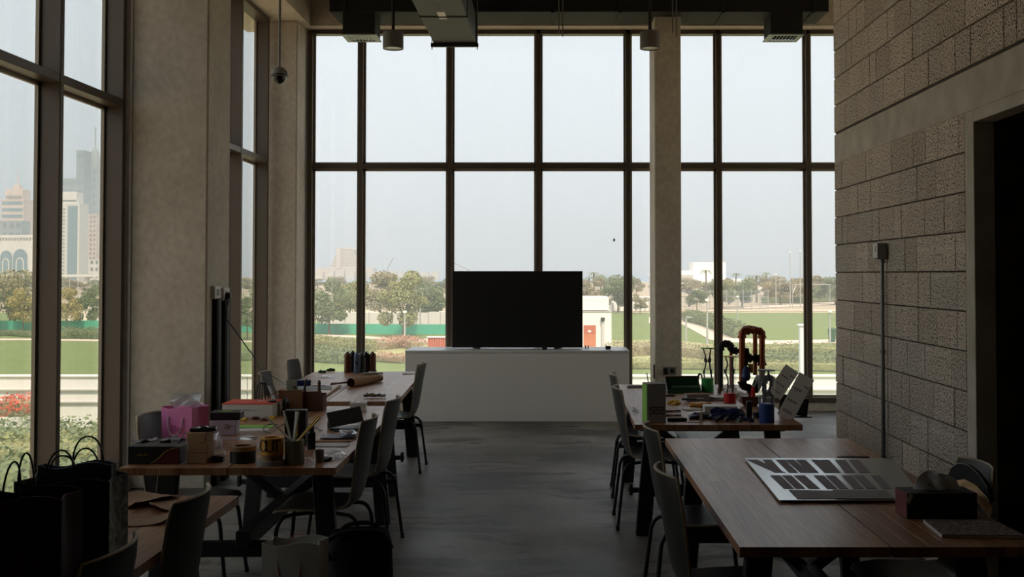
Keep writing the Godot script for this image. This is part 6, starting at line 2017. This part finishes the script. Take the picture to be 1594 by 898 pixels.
func skyline() -> void:
	var t: Node3D
	var st: SurfaceTool
	# pink stepped tower with a spire
	t = tower("pink stepped tower with a thin spire in the side window", 2, 37, 312, 1300, 26, M.tower_pink, 1, 12, M.tower_glass, 0.9)
	var k := 1300.0 / F
	var h := at_d(0, 312, 1300).y - GROUND
	part_box("crown", t, Vector3(0, h + 9 * k, -13), Vector3(27 * k, 18 * k, 20), M.tower_pink)
	for c in 9:
		part_box("crown_window", t, Vector3((c - 4) * 2.8 * k, h + 5 * k, -2.8), Vector3(1.4 * k, 6 * k, 1), M.window_dark)
	part_box("crown_step", t, Vector3(0, h + 20 * k, -13), Vector3(9 * k, 10 * k, 8), M.tower_pink)
	part_tube("spire", t, [Vector3(0, h + 22 * k, -13), Vector3(0, h + 49 * k, -13)], [3.0 * k * 0.5, 0.3], M.tower_pink, 8)
	# arched white building
	t = thing("street_arched_building", "white building with tall pointed glass arches", "building", Vector3(0, 0, 0))
	var d := 900.0
	k = d / F
	var c0 := at_d(12, 400, d)
	t.position = Vector3(c0.x, GROUND, -d)
	h = at_d(0, 366, d).y - GROUND
	part_box("wall", t, Vector3(0, h / 2, -10), Vector3(78 * k, h, 20), M.tower_white)
	part_box("cornice", t, Vector3(0, h - 1.0, 0.3), Vector3(79 * k, 2.2, 1.2), M.tower_white)
	for a in [-22, -2, 20]:
		var arch := PackedVector2Array()
		var aw := (11.0 if a == 20 else 9.0) * k
		arch.append(Vector2(-aw, 2))
		arch.append(Vector2(aw, 2))
		for q in 9:
			var an := PI * q / 8.0
			arch.append(Vector2(cos(an) * aw, h * 0.52 + sin(an) * aw * 1.2))
		st = mb()
		prism(st, arch, 0.8, Transform3D(Basis.IDENTITY, Vector3(a * k, 0, 0.0)))
		var gl := obj("arch_glass", st, M.tower_glass, t)
		var rib := mb()
		var rp := []
		for q in 9:
			var an := PI * q / 8.0
			rp.append(Vector3(a * k + cos(an) * aw * 0.5, h * 0.40 + sin(an) * aw * 0.7, 1.0))
		rp.push_front(Vector3(a * k + aw * 0.5, 2, 1.0))
		rp.append(Vector3(a * k - aw * 0.5, 2, 1.0))
		tube(rib, rp, 0.5, 6)
		obj("arch_rib", rib, M.tower_white, gl)
	for c in 16:
		part_box("window", t, Vector3((c - 7.5) * 4.6 * k, h * 0.9, 0.2), Vector3(1.6 * k, 2.4 * k, 0.5), M.window_dark)
	# slender white tower with a glass strip
	t = tower("slender white tower with a tall blue-grey glass strip", 92, 124, 318, 1000, 20, M.tower_white, 0, 0, M.window_dark)
	k = 1000.0 / F
	h = at_d(0, 318, 1000).y - GROUND
	part_box("glass_strip", t, Vector3(5.5 * k, h * 0.5, 0.3), Vector3(15 * k, h * 0.96, 0.6), M.tower_glass)
	for q in 19:
		part_box("window", t, Vector3(-8.0 * k, h * (q + 0.8) / 20.0, 0.2), Vector3(2.6 * k, 2.4 * k, 0.5), M.window_dark)
	part_box("upper_storey", t, Vector3(-3 * k, h + 10 * k, -10), Vector3(24 * k, 20 * k, 14), M.tower_white)
	part_box("upper_band", t, Vector3(-3 * k, h + 6 * k, -2.9), Vector3(22 * k, 2.5 * k, 0.5), M.window_dark)
	# hazy towers behind
	t = tower("tall grey tower with a thin mast, far behind the white one", 119, 131, 237, 1700, 26, M.tower_grey, 2, 14, M.tower_glass, 0.7)
	tower("broad hazy grey tower behind the slender white one", 96, 128, 280, 1900, 26, M.tower_grey, 3, 12, M.tower_glass, 0.7)
	t = tower("hazy curved tower with a needle mast", 134, 152, 262, 1800, 26, M.tower_grey, 2, 14, M.tower_glass, 0.7)
	k = 1800.0 / F
	h = at_d(0, 262, 1800).y - GROUND
	st = mb()
	lathe(st, [Vector2(9 * k, 0), Vector2(8 * k, 16 * k), Vector2(5 * k, 28 * k), Vector2(0, 36 * k)], Vector3(0, h, -13), 16, Basis.IDENTITY, true)
	obj("dome", st, M.tower_grey, t)
	part_tube("mast", t, [Vector3(0, h, -13), Vector3(0, h + 66 * k, -13)], 0.9, M.tower_grey, 6)
	tower("pale pinkish block beside the slender white tower", 128, 150, 335, 1400, 20, M.tower_pink, 4, 14, M.window_dark, 0.5)
	tower("grey low block behind the arched building", -30, 34, 345, 1250, 20, M.tower_grey, 6, 6, M.window_dark, 0.5)
	tower("low pale block beyond the far road", 124, 170, 404, 1100, 20, M.tower_white, 6, 3, M.window_dark, 0.5)
	t = thing("street_viaduct", "pale road viaduct in front of the towers", "viaduct", Vector3(0, GROUND, -620))
	var vx := at_d(60, 430, 620).x
	var vy := at_d(60, 429, 620).y - GROUND
	part_box("deck", t, Vector3(vx, vy, 0), Vector3(120, 1.4, 8), M.tower_white)
	for q in 9:
		part_box("pier", t, Vector3(vx - 56 + q * 14, vy / 2 - 0.4, 0), Vector3(1.5, vy - 0.6, 4), M.tower_white)
	# pyramid hotel on the point
	d = 1500.0
	k = d / F
	var cx := at_d(540, 417, d)
	t = thing("street_hotel", "hazy stepped pyramid hotel on the far shore", "building", Vector3(cx.x, GROUND, -d))
	var yb := cx.y - GROUND
	part_box("podium", t, Vector3(0, yb / 2, 0), Vector3(88 * k, yb, 30), M.hotel)
	for q in 9:
		var f := 1.0 - q / 9.0
		part_box("terrace", t, Vector3(0, yb + (q + 0.5) * 3.1 * k, 0), Vector3((22 + 26 * f) * k, 2.2 * k, 26 - q), M.hotel)
		part_box("terrace_window", t, Vector3(0, yb + (q + 1.0) * 3.1 * k, 0), Vector3((20 + 26 * f) * k, 1.0 * k, 24 - q), M.window_dark)
	part_box("side_tower", t, Vector3(-10 * k, yb + 15 * k, 4), Vector3(6 * k, 31 * k, 24), M.hotel)
	part_box("top_floor", t, Vector3(4 * k, yb + 29.5 * k, 0), Vector3(28 * k, 4 * k, 16), M.hotel)
	var sh := at_d(640, 424, d)
	t = thing("street_jetty", "low pale buildings along the far shore", "buildings", Vector3(0, GROUND, -d + 30))
	for q in 12:
		part_box("house", t, Vector3(at_d(505 + q * 16, 420, d).x, (yb - 6) / 2, 0), Vector3(12 * k, maxf(yb - 6 + (q * 7) % 5, 2), 10), M.hotel)
	for q in [[603, 612, 418, 402], [696, 730, 405, 420]]:
		var p0 := at_d(q[0], q[2], 1100)
		var p1 := at_d(q[1], q[3], 1100)
		t = thing("street_crane", ["thin leaning crane jib on the far shore beside the mullion", "thin crane jib behind the television"][0 if q[0] < 650 else 1], "crane", Vector3(0, 0, 0))
		var lo := p0 if p0.y < p1.y else p1
		part_tube("jib", t, [p0, p1], 0.5, M.crane, 6)
		part_tube("mast", t, [Vector3(lo.x, GROUND - 0.5, lo.z), lo], 0.6, M.crane, 6)
	# stepped white building
	d = 420.0
	k = d / F
	t = thing("street_stepped_building", "large stepped white building beyond the sports fence", "building", Vector3(0, GROUND, -d))
	for q in [[1079, 1130, 408, 12.0, 0.0], [1058, 1100, 421, 14.0, 2.0], [1040, 1150, 434, 20.0, 6.0], [1020, 1185, 446, 24.0, 9.0]]:
		var p0 := at_d(q[0], q[2], d)
		var p1 := at_d(q[1], q[2], d)
		part_box("storey", t, Vector3((p0.x + p1.x) / 2, (p0.y - GROUND) / 2, -q[3] / 2 + q[4]), Vector3(p1.x - p0.x, p0.y - GROUND, q[3]), M.white_wall)
	part_box("terrace_shadow_gap", t, Vector3(at_d(1068, 430, d).x, at_d(1068, 430, d).y - GROUND, 2.2), Vector3(20 * k, 1.0, 0.4), M.wall_line)
	for q in 7:
		part_box("window", t, Vector3(at_d(1066 + q * 15, 441, d).x, at_d(1066, 441, d).y - GROUND, 6.1), Vector3(1.0, 1.4, 0.3), M.wall_line)

func haze() -> void:
	var f := FogVolume.new()
	f.name = "haze"
	f.shape = RenderingServer.FOG_VOLUME_SHAPE_BOX
	f.size = Vector3(5200, 140, 3150)
	f.position = Vector3(0, 60, -1640)
	var m := FogMaterial.new()
	m.density = 0.0005
	m.albedo = Color(0.93, 0.95, 0.97)
	f.material = m
	add_child(f)
	f.set_meta("kind", "stuff")
	f.set_meta("label", "pale sea haze hanging over the park and the far city")
	f.set_meta("category", "haze")
